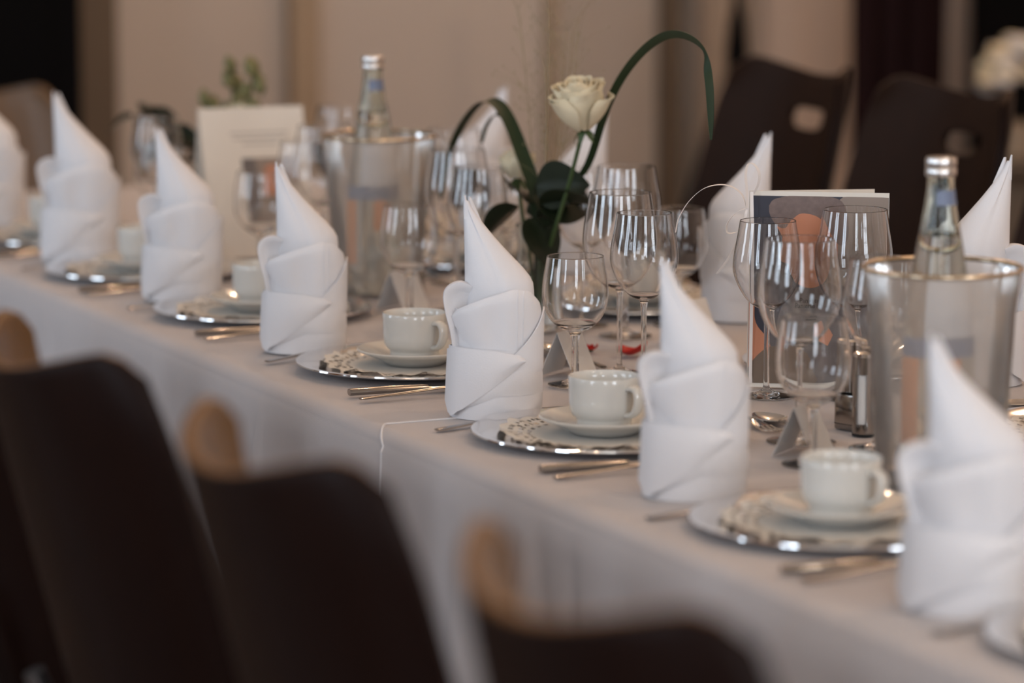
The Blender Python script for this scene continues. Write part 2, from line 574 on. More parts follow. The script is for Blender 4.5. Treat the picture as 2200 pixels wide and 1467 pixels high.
def cloth(name, u0, u1, ztop, out, creases, seed, hang, shear=False):
    """one cloth: flat top, rounded edge, softly folded drop on both long sides"""
    rnd = random.Random(seed)
    ph = [rnd.random() * 6.28 for _ in range(6)]
    nu = int((u1 - u0) / 0.012)
    # cross-section points (v, z, k): k = amount of fold in the drop
    sec = []
    for i in range(14):
        t = i / 13
        sec.append((-1, hang * (1 - t) + (ztop - .018) * t, (1 - t)))
    for a in (25, 50, 75):
        sec.append((-1 + 0, a, None))
    vmid = [0.0, .04, .08, .14, .2, .3, .4, .5, .6, .7, .8, .86, .92, .96, 1.0]
    rows = []
    for iu in range(nu + 1):
        u = u0 + (u1 - u0) * iu / nu
        row = []

        def drop(side):
            vb = T_V0 if side < 0 else T_V1
            pts = []
            for i in range(23):
                t = i / 22.0          # 0 bottom, 1 at the edge
                z = hang + (ztop - .024 - hang) * t
                k = (1 - t) ** 0.75
                wob = (0.012 * math.sin(u * 8.3 + ph[0]) + 0.009 * math.sin(u * 17.7 + ph[1]) + .007 * math.sin(u * 31 + ph[2])) * k
                flare = 0.008 * k
                cr = 0.0
                for cu, cw, ca in creases:
                    d = (u - cu) / cw
                    cr += ca * math.exp(-d * d) * min(1, (1 - t) * 7)
                # a pressed horizontal crease
                cr += lerp([.28, .42, .46, .56, .60, .75], [.0, .016, .012, -.004, 0, 0], z)
                us = u + (0.05 * math.exp(-(u - u0) / .10) if side < 0 and shear else 0.0)
                pts.append((us, vb + side * (out + 0.004 + flare + wob + cr), z))
            return pts
        row += drop(-1)
        for a in (8, 20, 32, 44, 56, 68, 80):
            us = u + (0.05 * (1 - a / 90) * math.exp(-(u - u0) / .10) if shear else 0.0)
            row.append((us, T_V0 - out + .022 * (1 - math.cos(R(a))), ztop - .022 + .022 * math.sin(R(a))))
        for t in vmid:
            v = T_V0 - out + .023 + (T_V1 - T_V0 + 2 * out - .046) * t
            row.append((u, v, ztop + 0.0006 * math.sin(u * 9 + v * 13) * math.sin(v * 7 + u * 3)))
        for a in (80, 68, 56, 44, 32, 20, 8):
            row.append((u, T_V1 + out - .022 * (1 - math.cos(R(a))), ztop - .022 + .022 * math.sin(R(a))))
        row += list(reversed(drop(1)))
        rows.append(row)
    me = MB().grid(rows).mesh(name, 'cloth', angle=80)
    o = link(name, me)
    return o, rows


oa, ra = cloth('tablecloth', T_U0 - .02, -0.195, ZT - .0022, .004, [(-1.06, .010, .011), (-.995, .014, -.006), (-.64, .008, .010), (-.78, .018, .008), (-.87, .012, -.006), (-1.55, .014, .012), (-1.33, .02, .009), (-1.75, .014, .011), (-.48, .02, .005), (-2.1, .02, .012)], 4, .10)
tag(oa, 'white tablecloth covering the far left length of the table', 'tablecloth', 'white tablecloths on the long table')
ob, rb = cloth('tablecloth', -0.270, T_U1 + .02, ZT, .009, [(.19, .010, .014), (.225, .012, -.007), (.30, .012, -.010), (.02, .02, .006), (.66, .010, .014), (.70, .014, -.007), (.95, .03, .008), (1.2, .014, .012), (1.5, .02, .012)], 4, .10, True)
tag(ob, 'white tablecloth overlapping from the right with a hemmed edge', 'tablecloth', 'white tablecloths on the long table')
link('hem', MB().tube([Vector(p) + Vector((0, 0, .0006)) for p in rb[0]], .0016, 6).mesh('hem', 'napkin'), ob)
link('hem', MB().tube([Vector(p) for p in ra[-1]], .0012, 6).mesh('hem', 'cloth'), oa)


# ------------------------------------------------------------------ chairs
def chair_meshes(mt, seat_mt, hole=True, front=None, edge=None):
    out = {}
    # back shell: x across, y forward (towards the table), z up; seat level .46
    NS, NH = 28, 40
    z0 = .42

    def shell(s, h):
        # s in -1..1 , h in 0..1
        ztop = 1.022 - .034 * (math.cos(s * math.pi / 2) ** 1.1)
        corner = max(0.0, (abs(s) - .80) / .20)
        ztop -= .030 * corner ** 2.6
        z = z0 + (ztop - z0) * h
        hw = .188 + .020 * math.sin(min(1, max(0, (1.0 - h) / .8)) * math.pi * .75)
        hw -= .016 * max(0, (h - .86) / .14) ** 2
        x = s * hw
        y = -(z - z0) * .26 + .085 * abs(s) ** 2.4
        return Vector((x, y, z))
    hole_c, hole_a, hole_b = (0.06, .855), .26, .034

    def inside(s, h):
        return hole and ((s - hole_c[0]) / hole_a) ** 4 + ((h - hole_c[1]) / hole_b) ** 4 < 1
    S = [-1 + 2 * i / NS for i in range(NS + 1)]
    H = [j / NH for j in range(NH + 1)]
    # snap grid lines to the hole
    S = sorted(S, key=lambda v: v)
    pos = {}
    skip = set()
    for j in range(NH):
        for i in range(NS):
            if inside((S[i] + S[i + 1]) / 2, (H[j] + H[j + 1]) / 2):
                skip.add((j, i))
    rows = []
    for j in range(NH + 1):
        row = []
        for i in range(NS + 1):
            s, h = S[i], H[j]
            around = [(jj, ii) in skip for jj in (j - 1, j) for ii in (i - 1, i)]
            if any(around) and not all(around):
                ds, dh = (s - hole_c[0]) / hole_a, (h - hole_c[1]) / hole_b
                q = (ds ** 4 + dh ** 4) ** .25
                if q > 0:
                    s, h = hole_c[0] + ds / q * hole_a, hole_c[1] + dh / q * hole_b
            row.append(shell(s, h))
        rows.append(row)
    me = MB().grid(rows, skip=lambda j, i: (j, i) in skip).mesh('backrest', mt)
    if front:
        me.materials.append(M[front])
        me.materials.append(M[edge])
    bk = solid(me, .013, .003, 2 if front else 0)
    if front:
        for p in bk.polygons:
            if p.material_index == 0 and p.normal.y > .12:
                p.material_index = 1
            elif p.material_index == 2 and p.normal.z < .45:  # only upward edge faces stay amber: painted light from above
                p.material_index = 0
    out['backrest'] = bk
    # seat: gently dished board
    rows = []
    for j in range(17):
        t = j / 16
        row = []
        for i in range(21):
            s = -1 + i / 10
            d = .02 + .40 * t
            hw = .19 + .015 * t
            if t > .85:
                hw *= math.sqrt(max(0.0, 1 - ((t - .85) / .15) ** 2 * .25))
            z = .482 - .012 * math.cos(s * 1.2) * math.sin(t * 3.0) - (.02 * ((t - .8) / .2) ** 2 if t > .8 else 0)
            row.append((s * hw, d, z))
        rows.append(row)
    out['seat'] = solid(MB().grid(rows).mesh('seat', seat_mt), .014, .003)
    legs = []
    for sx in (-1, 1):
        legs.append(('leg', MB().tube(smooth_path([(sx * .15, .36, .44), (sx * .165, .385, .40), (sx * .185, .405, .012)], 9), .011, 10).mesh('leg', 'tube')))
        legs.append(('leg', MB().tube(smooth_path([(sx * .15, -.075, .66), (sx * .155, -.018, .46), (sx * .185, -.10, .012)], 11), .011, 10).mesh('leg', 'tube')))
    out['legs'] = legs
    fr = MB()
    fr.tube([(-.15, .36, .436), (.15, .36, .436)], .010, 8)
    fr.tube([(-.15, .02, .436), (.15, .02, .436)], .010, 8)
    fr.tube([(-.15, .02, .436), (-.15, .36, .436)], .010, 8)
    fr.tube([(.15, .02, .436), (.15, .36, .436)], .010, 8)
    out['frame'] = fr.mesh('seat_frame', 'tube')
    out['glide'] = MB().lathe([(0, 0), (.015, 0), (.015, .018), (.0115, .026), (0, .026)], 12).mesh('glide', 'rubber')
    return out


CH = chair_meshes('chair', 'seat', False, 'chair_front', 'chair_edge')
CHF = chair_meshes('chair', 'chair_shaded', True, 'chair_shaded', 'chair_shaded')


def chair(label, u, v, rz, group, ch=CH, scale=None):
    t = thing('dining_chair', label, 'chair', (u, v, 0), rz, group, scale)
    link('backrest', ch['backrest'], t)
    link('seat', ch['seat'], t)
    link('seat_frame', ch['frame'], t)
    for nm, me in ch['legs']:
        lg = link(nm, me, t)
        e = me.vertices[-1].co
        link('glide', ch['glide'], lg, loc=(0, 0, 0) if False else (sum(vv.co.x for vv in me.vertices[-10:]) / 10, sum(vv.co.y for vv in me.vertices[-10:]) / 10, 0))
    return t


NEARV = -0.735
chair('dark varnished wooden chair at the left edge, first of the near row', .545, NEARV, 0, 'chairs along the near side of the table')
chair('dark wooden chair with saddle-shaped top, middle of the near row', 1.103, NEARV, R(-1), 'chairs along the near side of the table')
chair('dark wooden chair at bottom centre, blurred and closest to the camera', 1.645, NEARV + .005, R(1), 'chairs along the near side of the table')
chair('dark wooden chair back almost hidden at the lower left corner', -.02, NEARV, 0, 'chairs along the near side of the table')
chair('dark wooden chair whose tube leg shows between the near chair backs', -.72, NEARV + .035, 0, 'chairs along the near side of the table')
FARV = 1.345
chair('dark wooden chair with grip hole, left of the two far chairs', -2.14, FARV, R(180), 'chairs along the far side of the table', CHF, (1.17, 1, 1))
chair('dark wooden chair with grip hole behind the right-hand bottle', -1.595, FARV, R(180), 'chairs along the far side of the table', CHF, (1.17, 1, 1))
chair('chair on the far side cut off by the right edge', -1.04, FARV, R(178), 'chairs along the far side of the table', CHF, (1.17, 1, 1))
CT = chair_meshes('chair_tan', 'chair_tan')
chair('tan wooden chair at the far left in front of the black speaker', -3.78, .36, R(-92), 'chair at the end of the table', CT, (1, 1, .865))

# ------------------------------------------------------------------ place setting meshes
Z = {}
# charger with raised rim
Z['charger'] = MB().lathe([(0, .003), (.104, .003), (.112, .005), (.120, .0085), (.150, .0115), (.155, .0128), (.1585, .0122), (.159, .0105),
                           (.157, .0088), (.150, .0085), (.118, .0055), (.110, .001), (.106, 0), (0, 0)], 72).mesh('charger', 'mirror', angle=60)
# lace doily: scalloped, pierced paper
NA = 216
radii = [.0, .03, .060, .082, .088, .093, .098, .104, .110, .116, .121]
rows = []
for i, r in enumerate(radii):
    row = []
    for k in range(NA):
        a = 2 * math.pi * k / NA
        rr = r
        if i == len(radii) - 1:
            rr += .006 * abs(math.sin(a * 12))
        zz = .0045 + (max(0, r - .08) / .04) ** 1.5 * (.006 + .0018 * math.sin(a * 9) + .0012 * math.sin(a * 23 + 1))
        row.append((max(rr, .0005) * math.cos(a), max(rr, .0005) * math.sin(a), zz))
    rows.append(row)


def lace(i, k):
    if i == 4:
        return k % 6 in (1, 2, 3)
    if i == 6:
        return k % 4 in (1, 2)
    if i == 8:
        return k % 9 in (1, 2, 4, 6)
    if i == 7:
        return k % 18 in (8, 9)
    return False


Z['doily'] = MB().grid(rows, closed=True, skip=lace).mesh('doily', 'doily')
Z['saucer'] = MB().lathe([(0, .006), (.022, .006), (.026, .0075), (.029, .006), (.045, .0085), (.066, .0165), (.0755, .0205), (.0768, .0195), (.0760, .0178),
                          (.066, .0135), (.046, .0045), (.040, .0), (.036, .0), (.034, .002), (0, .002)], 56).mesh('saucer', 'porcelain', angle=60)
Z['cup_body'] = MB().lathe([(0, .0), (.030, .0), (.0325, .001), (.0328, .009), (.0335, .0105), (.0375, .0135), (.0405, .020), (.0415, .030), (.0420, .052), (.0424, .0585), (.0417, .0597),
                            (.0405, .0588), (.0398, .050), (.0392, .026), (.036, .017), (.025, .0125), (0, .012)], 56).mesh('cup_body', 'porcelain', angle=60)
hp = smooth_path([(.040, 0, .048), (.050, 0, .0495), (.0565, 0, .045), (.0575, 0, .034), (.054, 0, .024), (.047, 0, .018), (.0385, 0, .0165)], 17)
hm = MB().tube(hp, .0042, 10)
hm.v = [(x, y * 1.7, z) for x, y, z in hm.v]
Z['cup_handle'] = hm.mesh('cup_handle', 'porcelain')


# cutlery: along +y from the handle end (y = 0)
def lofted(sections, seg=10):
    """sections: (y, z, half width, half height)"""
    rows = []
    for y, z, hw, hh in sections:
        rows.append([(hw * math.cos(2 * math.pi * k / seg), y, z + hh * math.sin(2 * math.pi * k / seg)) for k in range(seg)])
    mb = MB()
    mb.grid(rows, closed=True)
    n = len(rows)
    mb.f.append(tuple(reversed(range(seg))))
    mb.f.append(tuple((n - 1) * seg + k for k in range(seg)))
    return mb


Z['knife_handle'] = lofted([(0, .0048, .0066, .0044), (.002, .005, .0072, .0048), (.05, .005, .0070, .0048), (.10, .0048, .0060, .0040), (.106, .0045, .0052, .0034)]).mesh('handle', 'steel2', angle=50)
Z['knife_blade'] = lofted([(.104, .0045, .0050, .0022), (.112, .0042, .0088, .0012), (.16, .0038, .0096, .0010), (.20, .0034, .0088, .0009), (.218, .0030, .0048, .0008), (.224, .003, .0012, .0006)], 8).mesh('blade', 'steel', angle=50)
Z['fork_handle'] = lofted([(0, .0026, .0058, .0014), (.004, .0028, .0068, .0016), (.05, .0050, .0050, .0017), (.11, .0085, .0030, .0018), (.135, .0085, .0036, .0018)]).mesh('handle', 'steel2', angle=50)
mb = lofted([(.133, .0085, .0036, .0018), (.145, .0070, .0098, .0013), (.160, .0040, .0112, .0012)], 8)
for tx in (-.0096, -.0032, .0032, .0096):
    mb.tube([(tx, .158, .0042), (tx, .172, .0022), (tx, .188, .0030), (tx * .96, .200, .0060)], [.0017, .0016, .0014, .0008], 6)
Z['fork_head'] = mb.mesh('fork_head', 'steel', angle=50)
Z['spoon_handle'] = lofted([(0, .0026, .0054, .0013), (.004, .0028, .0062, .0015), (.05, .0048, .0046, .0016), (.11, .0080, .0028, .0018), (.128, .0078, .0032, .0016)]).mesh('handle', 'steel2', angle=50)
rows = []
for j in range(13):
    t = j / 12
    yy = .126 + .060 * t
    hw = .0195 * (math.sin(math.pi * (t ** .8)) ** .6) * (1 - .15 * t) + .0018
    row = []
    for i in range(11):
        s = -1 + i / 5
        row.append((s * hw, yy, .0085 + .001 * t - .0085 * (1 - s * s) * math.sin(math.pi * min(1, max(0, t))) ** .7))
    rows.append(row)
Z['spoon_bowl'] = solid(MB().grid(rows).mesh('bowl', 'steel'), .0012)

# ---- wine glasses (outer and inner wall, one watertight skin cut into foot, stem and bowl)
def glass_meshes(tag_, foot_r, stem_r, stem_top, outer, wall, seg=48, base_in=0.004):
    zs = .012
    foot = [(0, .0004), (foot_r * .5, .0012), (foot_r - .003, .0002), (foot_r - .0008, .0), (foot_r, .0009), (foot_r - .0008, .0018), (foot_r - .003, .0024), (foot_r * .6, .0040), (foot_r * .28, .0070), (stem_r * 1.35, .0105), (stem_r * 1.06, zs + .002)]
    stem = [foot[-1], (stem_r, zs + .012), (stem_r * .95, (stem_top + zs) / 2), (stem_r, stem_top - .008), (stem_r * 1.25, stem_top - .002)]
    rim = outer[-1]
    pr = outer[-2]
    dz = .0007
    outer = outer[:-1] + [(rim[0] + (pr[0] - rim[0]) * dz / (rim[1] - pr[1]), rim[1] - dz), rim]
    bowl = [stem[-1]] + outer
    inner = []
    for (r, z) in reversed(outer):
        if r - wall > .006 and z > stem_top + base_in + .002:
            inner.append((r - wall * (1 - .45 * (z - stem_top) / (rim[1] - stem_top)), z))
    inner[0] = (rim[0] - wall * .55, rim[1])
    inner[1] = (outer[-2][0] - wall * .55, outer[-2][1])
    bowl += [(rim[0] - wall * .27, rim[1] + wall * .3)] + inner
    last = inner[-1]
    bowl += [(last[0] * .6, stem_top + base_in + (last[1] - stem_top - base_in) * .35), (last[0] * .3, stem_top + base_in + .0004), (0, stem_top + base_in)]
    Z[tag_ + '_foot'] = MB().lathe(foot, seg).mesh('foot', 'glass', angle=70)
    Z[tag_ + '_stem'] = MB().lathe(stem, seg).mesh('stem', 'glass', angle=70)
    Z[tag_ + '_bowl'] = MB().lathe(bowl, seg).mesh('bowl', 'glass', angle=70)


def curve_r(pts, n):
    """smooth profile through (r, z)"""
    q = smooth_path([(r, 0, z) for r, z in pts], n)
    return [(p.x, p.z) for p in q]


# water goblet .165 tall
glass_meshes('goblet', .035, .0050, .066,
             curve_r([(.0085, .068), (.020, .0735), (.031, .083), (.0395, .098), (.0425, .115), (.0415, .135), (.0385, .153), (.0365, .166)], 26), .0016, base_in=.010)
# red wine .238 tall
glass_meshes('red', .037, .0036, .110,
             curve_r([(.006, .112), (.017, .1165), (.031, .127), (.043, .146), (.0485, .168), (.0475, .192), (.0435, .216), (.0400, .238)], 28), .0011, base_in=.005)
# white wine .222 tall
glass_meshes('white', .035, .0036, .108,
             curve_r([(.006, .110), (.016, .1145), (.028, .125), (.038, .142), (.0435, .160), (.0425, .180), (.0385, .202), (.0352, .222)], 28), .0011, base_in=.005)


# ---- napkin folded to a standing mitre; x right, y away, z up when seen from the camera
def napkin_meshes():
    out = {}
    RX, RY = .0555, .046

    def wall_y(x, grow=0.0):
        q = min(.9995, abs(x) / (RX + grow))
        return -(RY + grow) * math.sqrt(1 - q * q)
    # base band
    rows = []
    for j in range(9):
        t = j / 8
        z = .086 * t
        row = []
        for k in range(56):
            a = 2 * math.pi * k / 56
            g = 1 + .035 * math.sin(t * math.pi) * (1 if math.sin(a) < 0 else .4) + .012 * math.sin(3 * a + 1) * (1 - t)
            row.append((RX * g * math.cos(a), RY * g * math.sin(a), z + .002 * math.sin(a * 2)))
        rows.append(row)
    for p_ in range(len(rows[0])):
        x, y, z = rows[0][p_]
        rows[0][p_] = (x, y, 0)
    out['band'] = solid(MB().grid(rows, closed=True).mesh('band', 'napkin'), .0016)
    # lower flap crossing the front diagonally
    rows = []
    n = 26
    for i in range(n + 1):
        x = -.0575 + (.037 + .0575) * i / n
        zt = lerp([-.0575, -.05, .0, .030, .037], [.083, .089, .086, .079, .073], x)
        zb = lerp([-.0575, -.0535, -.049, -.041, .037], [.020, .006, .003, .012, .072], x)
        row = []
        for j in range(13):
            t = j / 12
            z = zb + (zt - zb) * t
            row.append((x - .003 * (1 - t) * (x < -.04), wall_y(x * .985, .0015) - .0045 - .0035 * math.sin(t * math.pi) - (.004 if i < 2 else 0) * 0, z))
        rows.append(row)
    out['lower_flap'] = solid(MB().grid(rows).mesh('lower_flap', 'napkin'), .0016)
    # second diagonal layer on the right, a soft bulge above the seam
    rows = []
    for i in range(25):
        t = i / 24
        x = -.036 + .094 * t
        zt = lerp([0, .35, .75, .9, 1], [.020, .055, .080, .072, .052], t)
        zb = lerp([0, .4, 1], [.014, .030, .030], t)
        row = []
        for j in range(9):
            s = j / 8
            row.append((min(x, .0572), wall_y(min(x, .0560), .0012) - .0028 * math.sin(s * math.pi) - .0010, zb + (zt - zb) * s))
        rows.append(row)
    out['crossed_layer'] = solid(MB().grid(rows).mesh('crossed_layer', 'napkin'), .0014)
    # collar: the turned-down flap around the front and the right
    rows = []
    A = [196 + (385 - 196) * i / 44 for i in range(45)]
    for a in A:
        ca, sa = math.cos(R(a)), math.sin(R(a))
        x = .0575 * ca
        zt = lerp([196, 205, 220, 262, 293, 315, 338, 352, 385], [.120, .124, .133, .150, .1595, .156, .140, .118, .108], a)
        zb = lerp([196, 210, 232, 255, 275, 385], [.116, .112, .096, .078, .066, .060], a)
        row = []
        for j in range(15):
            t = j / 14
            g = .90 + .10 * math.sin(t * math.pi * .55) + (.035 * t if sa < 0 else 0)
            roll = max(0, t - .88) / .12
            y = .046 * sa * g + .006 * roll ** 2 * (1 if sa < 0 else -1)
            dent = .004 * math.exp(-((a - 268) / 14) ** 2) * math.sin(t * math.pi)
            row.append((x * (.95 + .05 * t), y + dent, zb + (zt - zb) * (t if t < .95 else .95 + (t - .95) * .8)))
        rows.append(row)
    out['collar'] = solid(MB().grid(rows).mesh('collar', 'napkin'), .0018)
    hl = [Vector(p) + Vector((0, -.0013, 0)) for p in rows[24][1:]]
    hl2 = [Vector(p) + Vector((0, -.0013, 0)) for p in rows[26][1:]]
    out['hem'] = MB().tube(hl, .0006, 5).tube(hl2, .0006, 5).mesh('hem', 'napkin')
    # fold wrapping the right side, its edge running up diagonally
    rows = []
    for i in range(31):
        a = 292 + 95 * i / 30
        ca, sa = math.cos(R(a)), math.sin(R(a))
        zt = lerp([292, 310, 330, 348, 360, 387], [.080, .095, .113, .128, .134, .112], a)
        rows.append([(.0575 * ca * (.985 + .025 * t) + .0012, .0475 * sa * (1.0 + .03 * t) - .0022 * (sa < 0), .058 + (zt - .058) * t) for t in [j / 10 for j in range(11)]])
    out['side_fold'] = solid(MB().grid(rows).mesh('side_fold', 'napkin'), .0017)
    # back of the collar
    rows = []
    for i in range(25):
        a = R(10 + 175 * i / 24)
        rows.append([(.054 * math.cos(a) * (.95 + .04 * t), .044 * math.sin(a) * (.94 + .06 * t), .060 + .062 * t + .02 * t * math.sin(a)) for t in [j / 8 for j in range(9)]])
    out['back_fold'] = solid(MB().grid(rows).mesh('back_fold', 'napkin'), .0016)
    # curl on the left
    pp = smooth_path([(-.028, 0, .1600), (-.042, 0, .1650), (-.0555, 0, .1600), (-.0615, 0, .1490), (-.0590, 0, .128), (-.0535, 0, .106), (-.0490, 0, .076)], 20)
    rows = []
    for k, p in enumerate(pp):
        t = k / 19
        row = []
        for s, y in ((1.0, -.010), (.62, -.014), (.40, -.0165), (.20, -.021), (.07, -.025), (0, -.0255), (-.02, -.020), (0, -.008), (.05, .010), (.22, .026), (.5, .034)):
            tx, tz = -.032, .118
            row.append((p.x + (tx - p.x) * s, y * (.75 + .25 * t), p.z + (tz - p.z) * s * .8))
        rows.append(row)
    out['curl'] = solid(MB().grid(rows).mesh('curl', 'napkin'), .0016)
    rows = []
    for i in range(25):
        a = R(165 + 125 * i / 24)
        rows.append([(.0495 * math.cos(a) * (1 + .04 * t), .0405 * math.sin(a) * (1 + .02 * t), .055 + (.085 - .02 * i / 24) * t) for t in [j / 8 for j in range(9)]])
    out['inner_fold'] = solid(MB().grid(rows).mesh('inner_fold', 'napkin'), .0016)
    # the peak: an oblique cone with an upright left edge
    rows = []
    NZ = 22
    zs = [.062, .16, .174, .197, .215, .231, .250, .262]
    xr = [.048, .0465, .0395, .0175, .001, -.0125, -.0270, -.0330]
    for j in range(NZ + 1):
        z = .062 + .200 * j / NZ
        xR = lerp(zs, xr, z)
        xL = -.0375 + .0015 * math.sin((z - .06) * 16)
        cx, rx = (xL + xR) / 2, (xR - xL) / 2
        ry = max(.0028, rx * .74)
        row = []
        for k in range(44):
            a = 2 * math.pi * k / 44
            ov = .0022 if -math.pi * .5 < (a - 2 * math.pi * (a > math.pi)) < -.2 else 0
            row.append((cx + rx * math.cos(a), ry * math.sin(a) * (1 + .06 * math.sin(a * 2 + z * 30)) - ov, z))
        rows.append(row)
    out['peak'] = solid(MB().grid(rows, closed=True).mesh('peak', 'napkin'), .0014)
    rows = []
    for j in range(7):
        t = j / 6
        rows.append([(-.0345 + .010 * (1 - t) + (.0075 * (1 - t) + .0008) * s + .004 * t, .003 + .002 * s * s, .236 + .0300 * t) for s in (-1, -.5, 0, .5, 1)])
    out['second_tip'] = solid(MB().grid(rows).mesh('second_tip', 'napkin'), .0014)
    rows = []
    for j in range(9):
        t = j / 8
        rows.append([(-.0365 + (.0085 * (1 - t) + .0006) * (s + 1) / 1 * .5 - .0006, -.0035 - .0015 * (1 - s * s), .240 + .0295 * t) for s in (-1, -.5, 0, .5, 1)])
    out['front_tip'] = solid(MB().grid(rows).mesh('front_tip', 'napkin'), .0014)
    return out


NP = napkin_meshes()
FACE = math.atan2(math.cos(YAW), math.sin(YAW))


def napkin(label, u, v, rz, sc, group, mirror=False):
    t = thing('napkin', label, 'napkin', (u, v, ZT + .0008), rz, group, (-sc[0] if mirror else sc[0], sc[1], sc[2]))
    for k, me in NP.items():
        link(k, me, t)
    return t


# ------------------------------------------------------------------ settings
ORD = ['far left, cut by the frame', 'second from left', 'third from left', 'fourth from left', 'fifth from left', 'second from right', 'far right, cut by the frame']
NEAR = [  # charger centre u, v ; fork angle ; napkin (u, v, turn, scale x/y, scale z)
    (-2.190, .025, 12, (-2.400, -.030, 0, 1.10, 1.00)),
    (-1.700, .020, 12, (-1.905, -.020, 2, 1.08, 1.02)),
    (-1.203, .030, 14, (-1.408, -.020, -3, 1.02, .96)),
    (-0.645, .035, 20, (-.857, -.040, 3, .99, .955)),
    (-0.070, .032, 14, (-.273, -.019, 0, 1.0, 1.0)),
    (0.505, .022, 5, (.278, -.033, 4, 1.0, .955)),
    (1.080, .020, 8, (.872, -.052, -4, 1.12, .95)),
]
WHERE = ['at the far left of the near row', 'second from left in the near row', 'third from left in the near row', 'fourth from left in the near row',
         'in focus near the middle of the near row', 'second from right in the near row', 'at bottom right of the near row']


def cutlery(kind, label, u, v, rz, group, z=ZT + .001):
    t = thing(kind, label, kind.split('_')[-1], (u, v, z), rz, group)
    if kind.endswith('knife'):
        link('handle', Z['knife_handle'], t)
        link('blade', Z['knife_blade'], t)
    elif kind.endswith('fork'):
        link('handle', Z['fork_handle'], t)
        link('fork_head', Z['fork_head'], t)
    else:
        link('handle', Z['spoon_handle'], t)
        link('spoon_bowl', Z['spoon_bowl'], t)
    return t


def wine(kind, label, u, v, group, rz=0.0, sz=1.0):
    nm = {'goblet': 'water_goblet', 'red': 'red_wine_glass', 'white': 'white_wine_glass'}[kind]
    t = thing(nm, label, 'glass', (u, v, ZT + .0012), rz, group, (1, 1, sz))
    for p in ('foot', 'stem', 'bowl'):
        link(p, Z[kind + '_' + p], t)
    return t


def setting(where, u, v, fork_a, side, group_side, full=True, cup_off=(0.0, 0.0), dess=.150):
    """side +1: diner on the near side; -1: diner on the far side (mirrored)"""
    rot = 0 if side > 0 else math.pi
    z = ZT + .001

    def at(du, dv):
        return u + side * du, v + side * dv
    link_ = tag(link('charger_plate', Z['charger'], loc=(u, v, z)), 'polished steel charger plate ' + where, 'plate', 'charger plates ' + group_side)
    z1 = z + .0035
    tag(link('doily', Z['doily'], loc=(u, v, z1 - .0040 + .001), rot=(0, 0, random.random() * 3)), 'lace paper doily under the saucer ' + where, 'doily', 'paper doilies ' + group_side)
    cu, cv = u + cup_off[0], v + cup_off[1]
    z2 = z1 + .0028
    tag(link('saucer', Z['saucer'], loc=(cu, cv, z2)), 'white porcelain saucer under the cup ' + where, 'saucer', 'saucers ' + group_side)
    c = thing('cup', 'white porcelain cup on its saucer ' + where, 'cup', (cu, cv, z2 + .0078), R(18) if side > 0 else R(200), 'cups ' + group_side)
    link('cup_body', Z['cup_body'], c)
    link('cup_handle', Z['cup_handle'], c)
    x, y = at(.172, -.165)
    cutlery('table_knife', 'steel table knife right of the plate ' + where, x, y, rot + R(-2), 'table knives ' + group_side)
    x, y = at(.212, -.166)
    cutlery('soup_spoon', 'thin steel soup spoon beside the knife ' + where, x, y, rot + R(3), 'soup spoons ' + group_side)
    x, y = at(-.118, -.165)
    cutlery('table_fork', 'steel table fork left of the plate ' + where, x, y, rot + R(fork_a), 'table forks ' + group_side)
    if full:
        x, y = at(dess, .220)
        cutlery('dessert_spoon', 'small steel dessert spoon above the plate ' + where, x, y, rot + R(90), 'dessert spoons ' + group_side)
        x, y = at(-.130, .195)
        cutlery('dessert_fork', 'small steel dessert fork above the plate ' + where, x, y, rot + R(-90), 'dessert forks ' + group_side)


for i, (u, v, fa, nk) in enumerate(NEAR):
    setting(WHERE[i], u, v, fa, 1, 'of the near row', full=(i in (3, 4, 5)), dess=.112 if i == 3 else .150, cup_off=(-.005, .0))
    nu_, nv_, turn, sxy, sz = nk
    napkin('white cloth napkin folded to a peak, ' + ['partly cut by the left edge', 'second from the left edge', 'in front of the cream menu card', 'left of the first sharp coffee cup',
           'sharpest, left of the round goblet', 'in front of the photo card', 'at the right edge before the bottle cooler'][i],
           nu_, nv_, FACE + R(turn), (sxy, sxy, sz), 'peaked napkins of the near row')

FARS = [(-1.98, .57, 'behind the curved grass arch', -1.79), (-1.60, .57, 'behind the rose', -1.41), (-1.045, .57, 'behind the photo card', -.875), (-.40, .57, 'behind the right-hand bottle', -.238), (.165, .57, 'right of the right-hand cooler', .36)]
for i, (u, v, wh, nu_) in enumerate(FARS):
    setting('on the far side ' + wh, u, v, 12, -1, 'of the far row', full=(i in (1, 2)))
    napkin('white peaked napkin on the far side ' + wh, nu_, .645, FACE + R(4), (1.05, 1.05, 1.09 if i == 3 else 1.0), 'peaked napkins of the far row', mirror=True)

